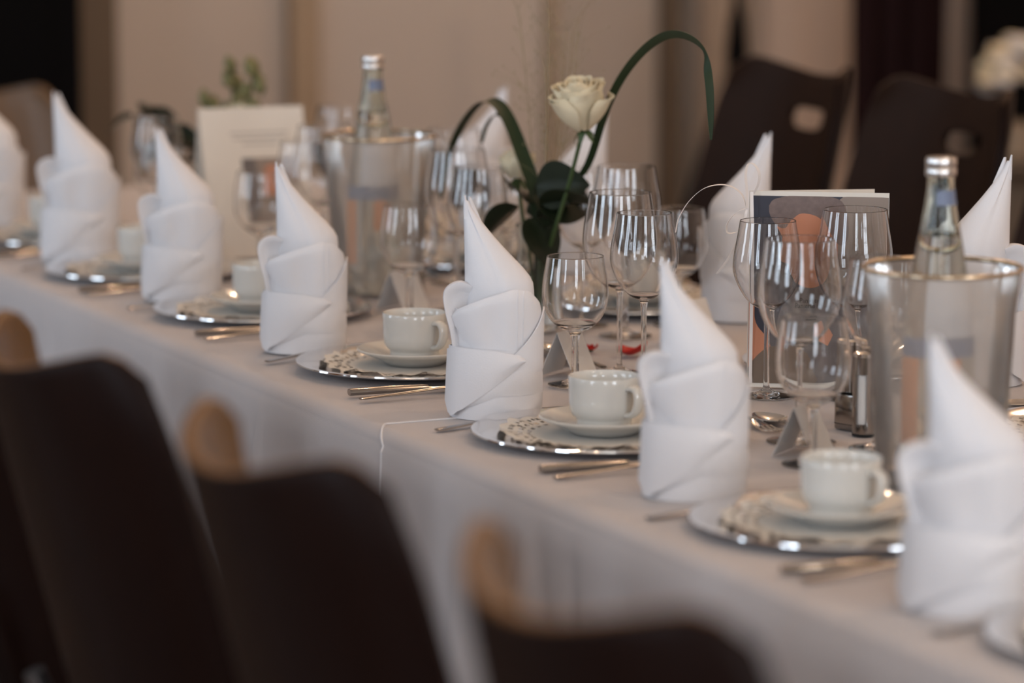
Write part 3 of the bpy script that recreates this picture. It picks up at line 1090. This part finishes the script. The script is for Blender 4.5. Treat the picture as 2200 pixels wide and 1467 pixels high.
GL = [
    ('goblet', -2.09, .18, 'beside the far left napkin'), ('white', -2.0, .145, 'beside the far left napkin'),
    ('goblet', -1.58, .17, 'before the cream menu card'), ('red', -1.545, .262, 'before the cream menu card'), ('white', -1.46, .195, 'before the cream menu card'),
    ('goblet', -1.049, .197, 'before the left-hand bottle cooler'), ('red', -1.10, .295, 'left of the rose vase'), ('white', -1.005, .285, 'left of the rose vase'),
    ('goblet', -.434, .166, 'right of the sharpest napkin'), ('red', -.488, .256, 'behind the white wine glass right of the sharpest napkin'), ('white', -.392, .243, 'right of the round goblet beside the sharpest napkin'),
    ('goblet', .181, .168, 'before the photo card'), ('red', .045, .225, 'blurred before the photo card'), ('white', .128, .285, 'before the steel shakers'),
    ('red', -.785, .412, 'behind the sharp glasses near the rose'), ('white', -.905, .405, 'behind the rose vase'), ('goblet', -.855, .530, 'left of the far napkin behind the photo card'),
    ('white', -.252, .345, 'directly before the photo card'), ('red', -.192, .435, 'overlapping the right half of the photo card'), ('goblet', -.205, .540, 'behind the right-hand cooler rim'),
    ('red', -1.40, .42, 'deep behind the curved grass arch'), ('white', -1.49, .40, 'deep behind the left-hand bottle'), ('goblet', -1.41, .52, 'on the far side left of the rose'),
    ('red', -1.86, .42, 'far back behind the left-hand cooler'), ('goblet', -2.0, .37, 'far back beside the cream menu card'),
]
NAMES = {'goblet': 'short round clear water goblet ', 'red': 'tall wide-bowled clear wine glass ', 'white': 'slim tulip-shaped clear wine glass '}
for k, u, v, wh in GL:
    wine(k, NAMES[k] + wh, u, v, 'stemware on the table', random.random())

# ------------------------------------------------------------------ place cards (tents)
def tent(label, u, v, rz, L=.062, h=.058, half=.026):
    rows = []
    for y in (-L / 2, 0, L / 2):
        rows.append([(-half, y, 0), (-half * .5, y, h * .5), (0, y, h), (half * .5, y, h * .5), (half, y, 0)])
    me = solid(MB().grid(rows).mesh('place_card', 'paper', False), .0006)
    o = link('place_card', me, loc=(u, v, ZT + .0012), rot=(0, 0, rz))
    return tag(o, label, 'card', 'folded place cards')


tent('folded white place card before the blurred goblet at right', .118, .192, R(38))
tent('folded white place card left of the round goblet', -.515, .195, R(36))
tent('folded white place card behind the first sharp cup', -1.165, .235, R(30))
tent('folded white place card on the far side left of the photo card', -.70, .47, R(20))

# ------------------------------------------------------------------ menu cards
def text_mesh(body, size):
    cu = bpy.data.curves.new('txt', 'FONT')
    cu.body = body
    cu.size = size
    cu.extrude = 0.00008
    cu.offset = size * .012
    o = bpy.data.objects.new('txt', cu)
    COL.objects.link(o)
    dg = bpy.context.evaluated_depsgraph_get()
    me = bpy.data.meshes.new_from_object(o.evaluated_get(dg))
    bpy.data.objects.remove(o, do_unlink=True)
    me.materials.clear()
    me.materials.append(M['ink'])
    me.name = 'lettering'
    return me


CW, CHH = .176, .250


def px(x, y):
    """printed design coordinates, measured on the card face"""
    return ((x - 1605) / 283 * CW, (832 - y) / 427 * CHH)


def poly_part(name, pts, mtl, layer, parent, conv=px, soft=True):
    pts = [conv(*p) for p in pts]
    if soft and len(pts) > 5:
        q = smooth_path([(a, 0, b) for a, b in pts + pts[:1]], 6 * len(pts) + 1)
        pts = [(min(CW - .001, max(.0006, p.x)), min(.2445, max(.0052, p.z))) for p in q[:-1]]
    me = MB().prism(pts, -.0006 - layer * .00012, -.0004 - layer * .00012).mesh(name, mtl, False)
    fixn(me)
    return link(name, me, parent)


mc = thing('menu_card', 'folded menu card with a printed photo, standing behind the wine glasses', 'card', (-.326, .358, ZT + .0016), math.atan2(.142, .096), 'standing menu cards')
mc.rotation_euler = (R(-3), 0, math.atan2(.142, .096))
link('front_panel', MB().box(0, CW, -.0004, .0004, 0, CHH).mesh('front_panel', 'cream', False), mc)
bp_ = link('back_panel', MB().box(0, CW, -.0004, .0004, 0, CHH).mesh('back_panel', 'cream', False), mc)
bp_.location = (-.001, .0012, 0)
bp_.rotation_euler = (0, 0, R(30))
ph = poly_part('photo_print', [(1606, 823), (1887, 823), (1887, 415), (1606, 415)], 'p_navy', 0, mc)
poly_part('print_shape', [(1775, 823), (1887, 823), (1887, 415), (1795, 415), (1780, 470), (1770, 560)], 'p_grey', 1, mc)
poly_part('print_shape', [(1612, 823), (1640, 785), (1648, 740), (1655, 690), (1680, 640), (1712, 612), (1790, 606), (1850, 640), (1887, 700), (1887, 823)], 'p_vest', 2, mc)
poly_part('print_shape', [(1661, 482), (1690, 458), (1735, 448), (1775, 470), (1785, 520), (1778, 580), (1750, 612), (1712, 612), (1690, 585), (1684, 566), (1668, 560), (1663, 547), (1671, 505)], 'p_skin', 3, mc)
poly_part('print_shape', [(1644, 436), (1652, 424), (1668, 418), (1690, 414), (1730, 414), (1780, 418), (1800, 440), (1806, 500), (1790, 520), (1772, 500), (1748, 462), (1712, 452), (1692, 466), (1680, 484), (1664, 482), (1652, 468), (1645, 452)], 'p_hair', 4, mc)
poly_part('print_shape', [(1606, 790), (1606, 640), (1612, 634), (1617, 650), (1618, 680), (1625, 700), (1642, 722), (1652, 748), (1640, 775)], 'p_skin', 3, mc)
poly_part('print_shape', [(1606, 823), (1606, 790), (1632, 755), (1660, 742), (1720, 760), (1740, 800), (1740, 823)], 'p_brown', 5, mc)
poly_part('print_shape', [(1745, 700), (1765, 690), (1790, 720), (1775, 745), (1752, 735)], 'p_skin', 4, mc)
for body, x, y, sz in (('Panierte H', 1709, 648, .0085), ('Panierte H\u00e4', 1699, 659, .0085), ('Salzk', 1731, 682, .0065)):
    lx, lz = px(x, y)
    link('lettering', text_mesh(body, sz), mc, loc=(lx, -.0014, lz), rot=(R(90), 0, 0))
for y, x0, x1 in ((687, 1723, 1750), (722, 1733, 1748), (728, 1724, 1752), (741, 1712, 1760)):
    poly_part('print_line', [(x0, y + 1.2), (x1, y + 1.2), (x1, y - 1.2), (x0, y - 1.2)], 'ink', 6, mc)


def ribbon_strip(pts, n, wdt, wdir):
    path = smooth_path(pts, n)
    wd = Vector(wdir)
    return solid(MB().grid([[p - wd * wdt / 2, p + wd * wdt / 2] for p in path]).mesh('ribbon', 'ribbon'), .0004)


# satin ribbon tied on the fold of the card
rb_ = thing('ribbon', 'thin white satin ribbon tied in a bow on the photo card fold', 'ribbon', (-.326, .358, ZT + .0016), math.atan2(.142, .096))


def cpt(x, y, d=0.0):
    a, b = px(x, y)
    return (a, -.004 + d, b)


link('band', ribbon_strip([cpt(1611, 823, .0015), cpt(1612, 700, .001), cpt(1613, 560, .0), cpt(1612, 470, .0005), cpt(1610, 405, .003)], 20, .0042, (1, .2, 0)), rb_)
link('loop', ribbon_strip([cpt(1602, 440), cpt(1601, 405), cpt(1598, 368), cpt(1602, 346, .004), cpt(1613, 346, .008), cpt(1624, 365, .010), cpt(1622, 390, .012), cpt(1612, 412, .012)], 30, .0040, (.75, .65, .1)), rb_)
link('loop', ribbon_strip([cpt(1600, 440), cpt(1580, 450, -.003), cpt(1564, 470, -.006), cpt(1561, 490, -.006), cpt(1570, 495, -.004), cpt(1588, 486, -.002), cpt(1600, 450)], 30, .0034, (.5, .8, .3)), rb_)
link('tail', ribbon_strip([cpt(1600, 440), cpt(1590, 408, -.004), cpt(1560, 389, -.010), cpt(1520, 394, -.018), cpt(1488, 422, -.024), cpt(1467, 460, -.028), cpt(1461, 490, -.028)], 36, .0036, (.3, .9, .2)), rb_)
link('tail', ribbon_strip([cpt(1601, 444), cpt(1594, 480, -.003), cpt(1580, 520, -.005), cpt(1562, 555, -.008), cpt(1543, 582, -.010)], 24, .0040, (.9, .4, .1)), rb_)

# cream menu card at left
ml = thing('menu_card', 'cream menu card standing behind the left napkins', 'card', (-1.812, .172, ZT + .0016), 0, 'standing menu cards')
ml.rotation_euler = (R(-16), 0, FACE + R(22))
link('front_panel', MB().box(0, CW * 1.02, -.0005, .0005, 0, CHH).mesh('front_panel', 'cream', False), ml)
mlb = link('back_panel', MB().box(0, CW * 1.02, -.0005, .0005, -CHH, 0).mesh('back_panel', 'cream', False), ml, loc=(0, .0015, CHH), rot=(R(26), 0, 0))
for zz, x0, x1 in ((.205, .05, .15), (.196, .055, .145), (.187, .07, .13)):
    link('print_line', MB().box(x0, x1, -.0008, -.0005, zz, zz + .003).mesh('print_line', 'greyink', False), ml)
link('photo_print', MB().box(.066, .150, -.0009, -.0005, .055, .165).mesh('photo_print', 'p_grey', False), ml)
link('print_shape', MB().prism([(.066, .055), (.085, .055), (.095, .10), (.088, .165), (.066, .165)], -.0012, -.0009).mesh('print_shape', 'p_vest', False), ml)
link('print_shape', MB().prism([(.10, .10), (.125, .10), (.132, .13), (.12, .155), (.104, .15)], -.0012, -.0009).mesh('print_shape', 'p_skin', False), ml)

# ------------------------------------------------------------------ coolers with bottles
CR, CBOT, CHGT = .086, .068, .238
cool_wall = MB().lathe([(0, .004), (CBOT - .002, .004), (CBOT, .008), (CBOT + .006, .07), (CR - .006, .19), (CR, CHGT)], 64).mesh('cooler_wall', 'cooler', angle=60)
cool_base = MB().lathe([(0, 0), (CBOT, 0), (CBOT + .0012, .002), (CBOT, .0038), (0, .0038)], 48).mesh('cooler_base', 'cooler')
rim_ring = MB()
rows = []
for k in range(64):
    a = 2 * math.pi * k / 64
    rows.append([((CR + .0028 * math.cos(b)) * math.cos(a), (CR + .0028 * math.cos(b)) * math.sin(a), CHGT + .0028 * math.sin(b)) for b in [2 * math.pi * q / 10 for q in range(10)]])
rows.append(rows[0])
rim_ring.grid(rows, closed=True)
cool_rim = rim_ring.mesh('rim', 'brass')

bot_out = [(0, .003), (.020, .0015), (.034, 0), (.0385, .003), (.0400, .010), (.0400, .122), (.0392, .142), (.0362, .180), (.0318, .216), (.0262, .252), (.0200, .284), (.0160, .308), (.0145, .322), (.0145, .332), (.0155, .334), (.0155, .341), (.0135, .342)]
LEVEL = .268
bot_in = [(.0116, .342), (.0117, .322), (.0132, .308), (.0172, .284), (.0200, LEVEL + .003), (.0196, LEVEL), (0, LEVEL - .0004)]
bottle_me = MB().lathe(bot_out + bot_in, 56).mesh('bottle_body', 'bottle', angle=60)
cap_me = MB().lathe([(.0156, .3345), (.0166, .3330), (.0170, .3335), (.0170, .341), (.0161, .342), (.0170, .343), (.0170, .351), (.0157, .3535), (0, .354)], 40).mesh('cap', 'alu', angle=50)


def wrap(z0, z1, a0, a1, mtl, name):
    zs = [z for r, z in bot_out[3:13]]
    rs = [r for r, z in bot_out[3:13]]
    rows = []
    for j in range(9):
        z = z0 + (z1 - z0) * j / 8
        rr = lerp(zs, rs, z) + .0005
        rows.append([(rr * math.cos(R(a0 + (a1 - a0) * i / 24)), rr * math.sin(R(a0 + (a1 - a0) * i / 24)), z) for i in range(25)])
    return solid(MB().grid(rows).mesh(name, mtl), .0003)


CAMDIR = math.degrees(FACE) - 90
lab_w = wrap(.160, .222, CAMDIR - 30, CAMDIR + 110, 'label', 'label')
lab_b = wrap(.138, .159, CAMDIR - 80, CAMDIR + 110, 'label_blue', 'label_band')
glow_wraps = [wrap(.040, .137, CAMDIR - 80, CAMDIR - 38, 'label_orange', 'glow_patch'), wrap(.092, .137, CAMDIR + 2, CAMDIR + 32, 'label_orange', 'glow_patch')]  # orange patches: refracted warm glow painted onto the bottle
lab_n = wrap(.302, .318, CAMDIR - 20, CAMDIR + 90, 'label_blue', 'neck_label')

for (u, v, rz, lb, lc, bo) in ((.335, .240, 0, 'mineral water bottle with metal cap in the right-hand cooler', 'clear wine cooler with metal rim at the right edge', (-.005, -.001)),
                               (-1.350, .275, 0, 'mineral water bottle with metal cap in the left-hand cooler', 'clear wine cooler with metal rim behind the left napkins', (-.008, -.006))):
    c = thing('wine_cooler', lc, 'cooler', (u, v, ZT + .0012), 0, 'clear bottle coolers')
    link('cooler_wall', cool_wall, c)
    link('cooler_base', cool_base, c)
    link('rim', cool_rim, c)
    b = thing('water_bottle', lb, 'bottle', (u + bo[0], v + bo[1], ZT + .0062), rz, 'mineral water bottles', rot=(0, 0, rz))
    link('bottle_body', bottle_me, b)
    link('cap', cap_me, b)
    l1 = link('label', lab_w, b)
    link('label_band', lab_b, b)
    for lo in glow_wraps:
        link('glow_patch', lo, b)
    link('neck_label', lab_n, b)

# ------------------------------------------------------------------ salt, pepper and holder
def shaker(label, u, v, inner):
    t = thing('shaker', label, 'shaker', (u, v, ZT + .0012), FACE - R(20), 'steel shakers')
    r, h = .0135, .098
    # body with a window cut out on the camera side
    rows = []
    NAg, NZg = 40, 20
    for j in range(NZg + 1):
        z = h * j / NZg
        rows.append([(r * math.cos(2 * math.pi * k / NAg), r * math.sin(2 * math.pi * k / NAg), z) for k in range(NAg)])
    sk = (lambda j, k: 3 <= j < 15 and 27 <= k < 33) if inner else None
    link('body', solid(MB().grid(rows, closed=True, skip=sk).mesh('body', 'steel2'), .0008), t)
    link('top', MB().lathe([(0, h + .0025), (.011, h + .002), (r + .0006, h), (r + .0006, h - .004), (r, h - .004)], 32).mesh('top', 'steel'), t)
    link('base', MB().lathe([(0, 0), (r + .0006, 0), (r + .0006, .003), (r, .003)], 32).mesh('base', 'rubber'), t)
    link('filling', MB().lathe([(0, .004), (r - .0022, .004), (r - .0022, .074), (0, .074)], 24).mesh('filling', 'salt' if inner else 'twig'), t)
    return t


shaker('round steel shaker with a clear window showing white salt', .041, .316, True)
shaker('tall steel shaker standing behind the small steel holder', -.049, .353, False)
hd = thing('toothpick_holder', 'small rounded steel block holder beside the shakers', 'holder', (.000, .322, ZT + .0012), R(20))
sec = []
for j in range(17):
    a = 2 * math.pi * j / 16
    sec.append((.020 * math.copysign(abs(math.cos(a)) ** .35, math.cos(a)), .0105 * math.copysign(abs(math.sin(a)) ** .45, math.sin(a))))
rows = [[(x * k, y * k, z) for x, y in sec[:-1]] for k, z in ((.94, 0), (1, .002), (1, .040), (.96, .042), (.86, .042), (.86, .008))]
mb = MB().grid(rows, closed=True)
mb.f.append(tuple(range(16)))
mb.f.append(tuple(5 * 16 + i for i in range(16)))
link('body', fixn(mb.mesh('body', 'steel2', angle=35)), hd)
link('base_seam', MB().tube([(x * 1.01, y * 1.01, .007) for x, y in sec], .0004, 5).mesh('base_seam', 'rubber'), hd)

# ------------------------------------------------------------------ flowers
def leaf_mesh(name, L, W, curl, mtl, fold=.25, n=12):
    rows = []
    for j in range(n + 1):
        t = j / n
        hw = W * (math.sin(math.pi * t ** .8) ** .8) + .0004
        y = L * t
        z = -curl * t * t * L
        rows.append([(s * hw, y, z + fold * abs(s) * hw) for s in (-1, -.66, -.33, 0, .33, .66, 1)])
    return solid(MB().grid(rows).mesh(name, mtl), .0006)


def blade_mesh(pts, wid, wdir, n=40, wdir2=None):
    path = smooth_path(pts, n)
    rows = []
    for k, p in enumerate(path):
        t = k / (n - 1)
        ww = wid * (1 - .75 * t ** (3 if wdir2 is None else 12)) * min(1, .35 + t * 3)
        wdv = Vector(wdir) if wdir2 is None else Vector(wdir).lerp(Vector(wdir2), min(1, max(0, (t - .70) / .12)))
        tg = (path[min(k + 1, n - 1)] - path[max(k - 1, 0)]).normalized()
        wd = (wdv - tg * wdv.dot(tg)).normalized()
        nn = tg.cross(wd)
        rows.append([p - wd * ww / 2, p + nn * ww * .12, p + wd * ww / 2])
    return solid(MB().grid(rows).mesh('blade', 'blade'), .0006)


def petal_mesh(L, W, cup, lip):
    rows = []
    n = 10
    for j in range(n + 1):
        t = j / n
        hw = W * (math.sin(min(1, t * 1.02) * math.pi * .5) ** .7) * (1 - .45 * max(0, t - .75) / .25) + .001
        row = []
        for s in [-1 + i / 4 for i in range(9)]:
            x = s * hw
            out_ = cup * (t * (1.6 - t)) - cup * .7 * s * s * t + lip * max(0, t - .7) ** 2 * 6
            row.append((x, out_, L * t - .10 * L * s * s * t))
        rows.append(row)
    return solid(MB().grid(rows).mesh('petal', 'petal'), .0009)


PET = [petal_mesh(.058, .012, .009, .0), petal_mesh(.064, .020, .015, .004), petal_mesh(.066, .028, .022, .010)]
LEAF_BIG = leaf_mesh('leaf', .070, .030, .25, 'leaf')
LEAF_S = leaf_mesh('leaf', .038, .012, .3, 'leaf')
SEPAL = leaf_mesh('sepal', .022, .0045, .5, 'stem')


def rose(label, head, base, group, sc=1.0, tilt=(0, 0)):
    t = thing('rose', label, 'flower', base, 0, group)
    d = Vector(head) - Vector(base)
    hd_ = [(0, 0, 0), (d.x * .25, d.y * .2, d.z * .35), (d.x * .7, d.y * .65, d.z * .72), (d.x, d.y, d.z)]
    link('stem', MB().tube(smooth_path(hd_, 16), .0030, 8).mesh('stem', 'stem'), t)
    rnd = random.Random(len(label))
    hrot = Matrix.Rotation(tilt[0], 4, 'X') @ Matrix.Rotation(tilt[1], 4, 'Y')
    hm_ = Matrix.Translation(d) @ hrot
    k = 0
    for ring, cnt, kind, open_, rad in ((0, 3, 0, -6, .002), (1, 4, 1, -8, .003), (2, 5, 1, -3, .006), (3, 5, 2, 0, .007), (4, 5, 2, 7, .009), (5, 5, 2, 13, .009), (6, 3, 2, 24, .008)):
        for q in range(cnt):
            a = 2 * math.pi * (q / cnt) + ring * .9 + rnd.uniform(-.15, .15)
            pm = hm_ @ Matrix.Rotation(a, 4, 'Z') @ Matrix.Translation((0, rad, .002 * (5 - ring))) @ Matrix.Rotation(-R(open_ + rnd.uniform(-6, 6)), 4, 'X')
            po = link('petal', PET[kind], t)
            po.matrix_local = pm @ Matrix.Scale(sc, 4)
            k += 1
    for q in range(5):
        po = link('sepal', SEPAL, t)
        po.matrix_local = hm_ @ Matrix.Rotation(2 * math.pi * q / 5, 4, 'Z') @ Matrix.Rotation(R(-25), 4, 'X')
    return t


def vase(label, u, v, h=.150, r=.030):
    t = thing('glass_vase', label, 'vase', (u, v, ZT + .0012), 0, 'small glass flower vases')
    link('vase_body', MB().lathe([(0, 0), (r * .9, 0), (r, .003), (r, h * .55), (r * .92, h * .8), (r * 1.02, h), (r * 1.02 - .0014, h + .0008), (r * .92 - .0022, h * .8), (r - .0025, h * .56),
                                  (r - .003, .012), (0, .010)], 44).mesh('vase_body', 'vaseglass', angle=60), t)
    return t


VU, VV = -.890, .325
vase('clear glass vase holding the white rose', VU, VV)
VB = (VU, VV, ZT + .012)


def vp(u, v, z):
    return (u - VU, v - VV, z - VB[2])


rose('large cream-white rose standing above the table', (-.762, .335, 1.046), VB, 'roses in the vases', 1.0, (R(14), R(10)))
g = thing('grass_blade', 'long dark green grass blade arching up and over to the right of the rose', 'leaf', VB, 0, 'arching grass blades')
link('blade', blade_mesh([(0, 0, 0), vp(-.86, .335, .93), vp(-.82, .367, .985), vp(-.755, .367, 1.075), vp(-.69, .367, 1.133), vp(-.595, .36, 1.176), vp(-.515, .355, 1.189), vp(-.445, .352, 1.176), vp(-.424, .35, 1.14), vp(-.418, .35, 1.10), vp(-.416, .35, 1.06)], .0115, (.45, -.4, .80), 64, (.416, .909, .1)), g)
g = thing('grass_blade', 'broad dark grass blade bent in an arch over the glasses left of the rose', 'leaf', VB, 0, 'arching grass blades')
link('blade', blade_mesh([(0, 0, 0), vp(-.90, .33, .92), vp(-.955, .33, 1.0), vp(-1.02, .33, 1.054), vp(-1.085, .33, 1.060), vp(-1.16, .33, 1.02), vp(-1.215, .33, .965), vp(-1.245, .33, .90)], .020, (.3, .9, .3)), g)
g = thing('grass_blade', 'narrow dark grass blade curving inside the broad arch', 'leaf', VB, 0, 'arching grass blades')
link('blade', blade_mesh([(0, 0, 0), vp(-.91, .34, .92), vp(-.965, .34, .99), vp(-1.02, .345, 1.03), vp(-1.07, .345, 1.043), vp(-1.11, .345, 1.02), vp(-1.125, .345, .995)], .013, (.5, .6, .6)), g)
# big leaves in the vase mouth
fs = thing('leaf_sprig', 'dark green rose leaves spreading from the vase mouth', 'leaves', VB, 0)
link('stem', MB().tube([(0, 0, 0), (.005, .004, .12), (.01, .01, .20)], .0025, 6).mesh('stem', 'stem'), fs)
rnd = random.Random(3)
for (u, v, z, yaw, pit, roll, s) in ((-.880, .31, .915, 70, -10, 60, 1.25), (-.860, .315, .900, 40, 18, -20, 1.2), (-.895, .31, .905, 175, 22, 30, 1.05), (-.885, .33, .905, 120, -38, 70, 1.1),
                                     (-.87, .30, .885, 20, -50, 10, 1.0), (-.90, .30, .900, 220, -35, 20, .9), (-.872, .315, .93, 60, 30, 80, 1.0), (-.865, .31, .89, 75, -45, 75, 1.15)):
    lf = link('leaf', LEAF_BIG, fs)
    lf.location = vp(u, v, z + .028)
    s *= 1.12
    lf.rotation_euler = (R(pit), R(roll), R(yaw - 90))
    lf.scale = (s, s, s)
# airy panicle grass
pg = thing('panicle_grass', 'airy dry panicle grass rising behind the rose', 'grass', VB, 0)
rnd = random.Random(11)
wm = MB()
stalk = MB()
for q in range(6):
    tip = Vector(vp(-.96 + rnd.uniform(-.10, .12), .36 + rnd.uniform(-.03, .05), 1.17 + rnd.uniform(-.07, .05)))
    path = smooth_path([(0, 0, 0), tuple(tip * .4 + Vector((.012, 0, .03))), tuple(tip * .75 + Vector((.01, 0, .01))), tuple(tip)], 14)
    stalk.tube(path, .0006, 4)
    for _ in range(26):
        p = path[rnd.randint(5, 13)]
        e = p + Vector((rnd.uniform(-.05, .05), rnd.uniform(-.04, .04), rnd.uniform(.01, .06)))
        wm.tube([p, (p + e) / 2 + Vector((0, 0, .006)), e], .00022, 3, False)
        wm.tube([e, e + Vector((0, 0, .003))], .0008, 4)
link('stalks', stalk.mesh('stalks', 'wisp'), pg)
wo = link('seed_heads', wm.mesh('seed_heads', 'wisp'), pg)
wo['kind'] = 'stuff'
# small white filler bloom
rose('small cream bloom low among the leaves left of the rose', (-1.00, .345, .955), VB, 'roses in the vases', .55, (0, 0))

# second arrangement behind the cream menu card
V2U, V2V = -2.10, .315
vase('small glass vase behind the cream menu card', V2U, V2V)
B2 = (V2U, V2V, ZT + .012)
for i, (du, dv, dz) in enumerate(((-.03, -.035, .225), (.035, -.01, .275), (.115, .0, .290))):
    bs = thing('bud_stem', ['leftmost green bud spike above the cream menu card', 'middle green bud spike above the cream menu card', 'rightmost tallest green bud spike above the cream menu card'][i], 'flower', B2, 0, 'bud spikes')
    link('stem', MB().tube(smooth_path([(0, 0, 0), (du * .4, dv * .4, dz * .5), (du, dv, dz)], 10), .002, 6).mesh('stem', 'stem'), bs)
    rr = random.Random(i + 20)
    for q in range(9):
        t = .62 + .38 * q / 8
        c = (du * t + rr.uniform(-.012, .012), dv * t + rr.uniform(-.012, .012), dz * t + rr.uniform(-.004, .01))
        link('bud', MB().lathe([(0, -.011), (.006, -.005), (.0075, .002), (.004, .010), (0, .014)], 9).mesh('bud', 'bud'), bs, loc=c, rot=(rr.uniform(-.5, .5), rr.uniform(-.5, .5), 0), scale=(1.5,) * 3)
sg = thing('leaf_sprig', 'dark leafy sprig leaning left behind the cream menu card', 'leaves', B2, 0)
link('stem', MB().tube(smooth_path([(0, 0, 0), (-.03, -.03, .10), (-.09, -.09, .17), (-.14, -.13, .18)], 12), .0025, 6).mesh('stem', 'twig'), sg)
rr = random.Random(31)
for q in range(16):
    t = .35 + .65 * q / 15
    lf = link('leaf', LEAF_S, sg, loc=(-.14 * t ** 1.4, -.13 * t ** 1.4, .19 * min(1, t * 1.15)), rot=(R(rr.uniform(-50, 40)), R(rr.uniform(-60, 60)), R(rr.uniform(0, 360))), scale=(1.7,) * 3)
rose('blurred cream rose above the cream menu card', (V2U + .085, V2V - .01, .935), B2, 'roses in the vases', .7)

# bouquet on a pedestal at the upper right
pd = thing('pedestal', 'dark pedestal carrying the pale bouquet at upper right', 'pedestal', (WU + 1.00, 3.30, 0))
link('column', MB().lathe([(0, 0), (.16, 0), (.16, .03), (.10, .06), (.09, .50), (.13, .54), (.13, .57), (0, .57)], 24).mesh('column', 'trim_dark'), pd)
bq = thing('bouquet', 'blurred bouquet of cream and pale blossoms at the upper right', 'bouquet', (WU + 1.00, 3.30, .571))
link('pot', MB().lathe([(0, 0), (.05, 0), (.065, .08), (.06, .085), (0, .08)], 20).mesh('pot', 'trim_tan'), bq)
rr = random.Random(41)
for q in range(26):
    a, e = rr.uniform(0, 6.28), rr.uniform(-.2, 1.4)
    c = Vector((.085 * math.cos(a) * math.cos(e), .085 * math.sin(a) * math.cos(e), .19 + .10 * math.sin(e)))
    link('blossom', MB().lathe([(0, -.02), (.022, -.012), (.034, .006), (.026, .016), (.012, .010), (0, .014)], 10).mesh('blossom', 'petal' if q % 3 else 'paper'), bq, loc=c, rot=(rr.uniform(-.7, .7), rr.uniform(-.7, .7), 0))

# black screen behind the bouquet
tag(link('folding_screen', MB().box(WU + .40, WU + .44, 3.52, 4.4, 0.0, 1.9).mesh('folding_screen', 'black', False)), 'black screen at the right end of the far wall', 'screen')

# ------------------------------------------------------------------ strewn petals and small sprigs
def petal(label, u, v, sc, rz, mtl='petal_red'):
    rows = []
    for j in range(9):
        t = j / 8
        hw = .016 * math.sin(math.pi * (.08 + .86 * t)) ** .7
        rows.append([(s * hw, .034 * t, .0005 + .006 * s * s + .010 * (t - .4) ** 2 * 3) for s in (-1, -.6, -.2, .2, .6, 1)])
    me = solid(MB().grid(rows).mesh('rose_petal', mtl), .0007)
    zmin = min(v_.co.z for v_ in me.vertices) * sc
    o = link('rose_petal', me, loc=(u, v, ZT + .0012 - zmin), rot=(0, 0, rz), scale=(sc,) * 3)
    return tag(o, label, 'petal', 'strewn rose petals')


petal('large red rose petal between the wine glass stems', -.640, .330, 1.15, R(-50))
petal('small red rose petal beside the round goblet stem', -.690, .302, .75, R(-80))
petal('red rose petal on the cloth behind the first sharp cup', -1.03, .275, .9, R(20))
petal('red rose petal left of the far wine glasses', -1.42, .345, .9, R(60))


def sprig(label, u, v, rz, seed, n=7):
    t = thing('dried_sprig', label, 'sprig', (u, v, ZT + .0012), rz, 'dried sprigs on the cloth')
    link('stem', MB().tube([(0, 0, .0022), (.02, .004, .004), (.045, 0, .003)], .0012, 6).mesh('stem', 'twig'), t)
    r_ = random.Random(seed)
    for q in range(n):
        link('leaf', LEAF_S, t, loc=(.006 * q, 0, .0055), rot=(R(r_.uniform(5, 35)), R(r_.uniform(-20, 20)), R(r_.uniform(0, 360))), scale=(.42,) * 3)
    return t


sprig('small dark sprig on the cloth beside the round goblet', -.625, .268, R(-35), 2)
sprig('dark curled leaf on the cloth behind the white wine glass', -.585, .372, R(40), 5)
sprig('small dark sprig behind the place card near the sharpest napkin', -.60, .215, R(80), 6)
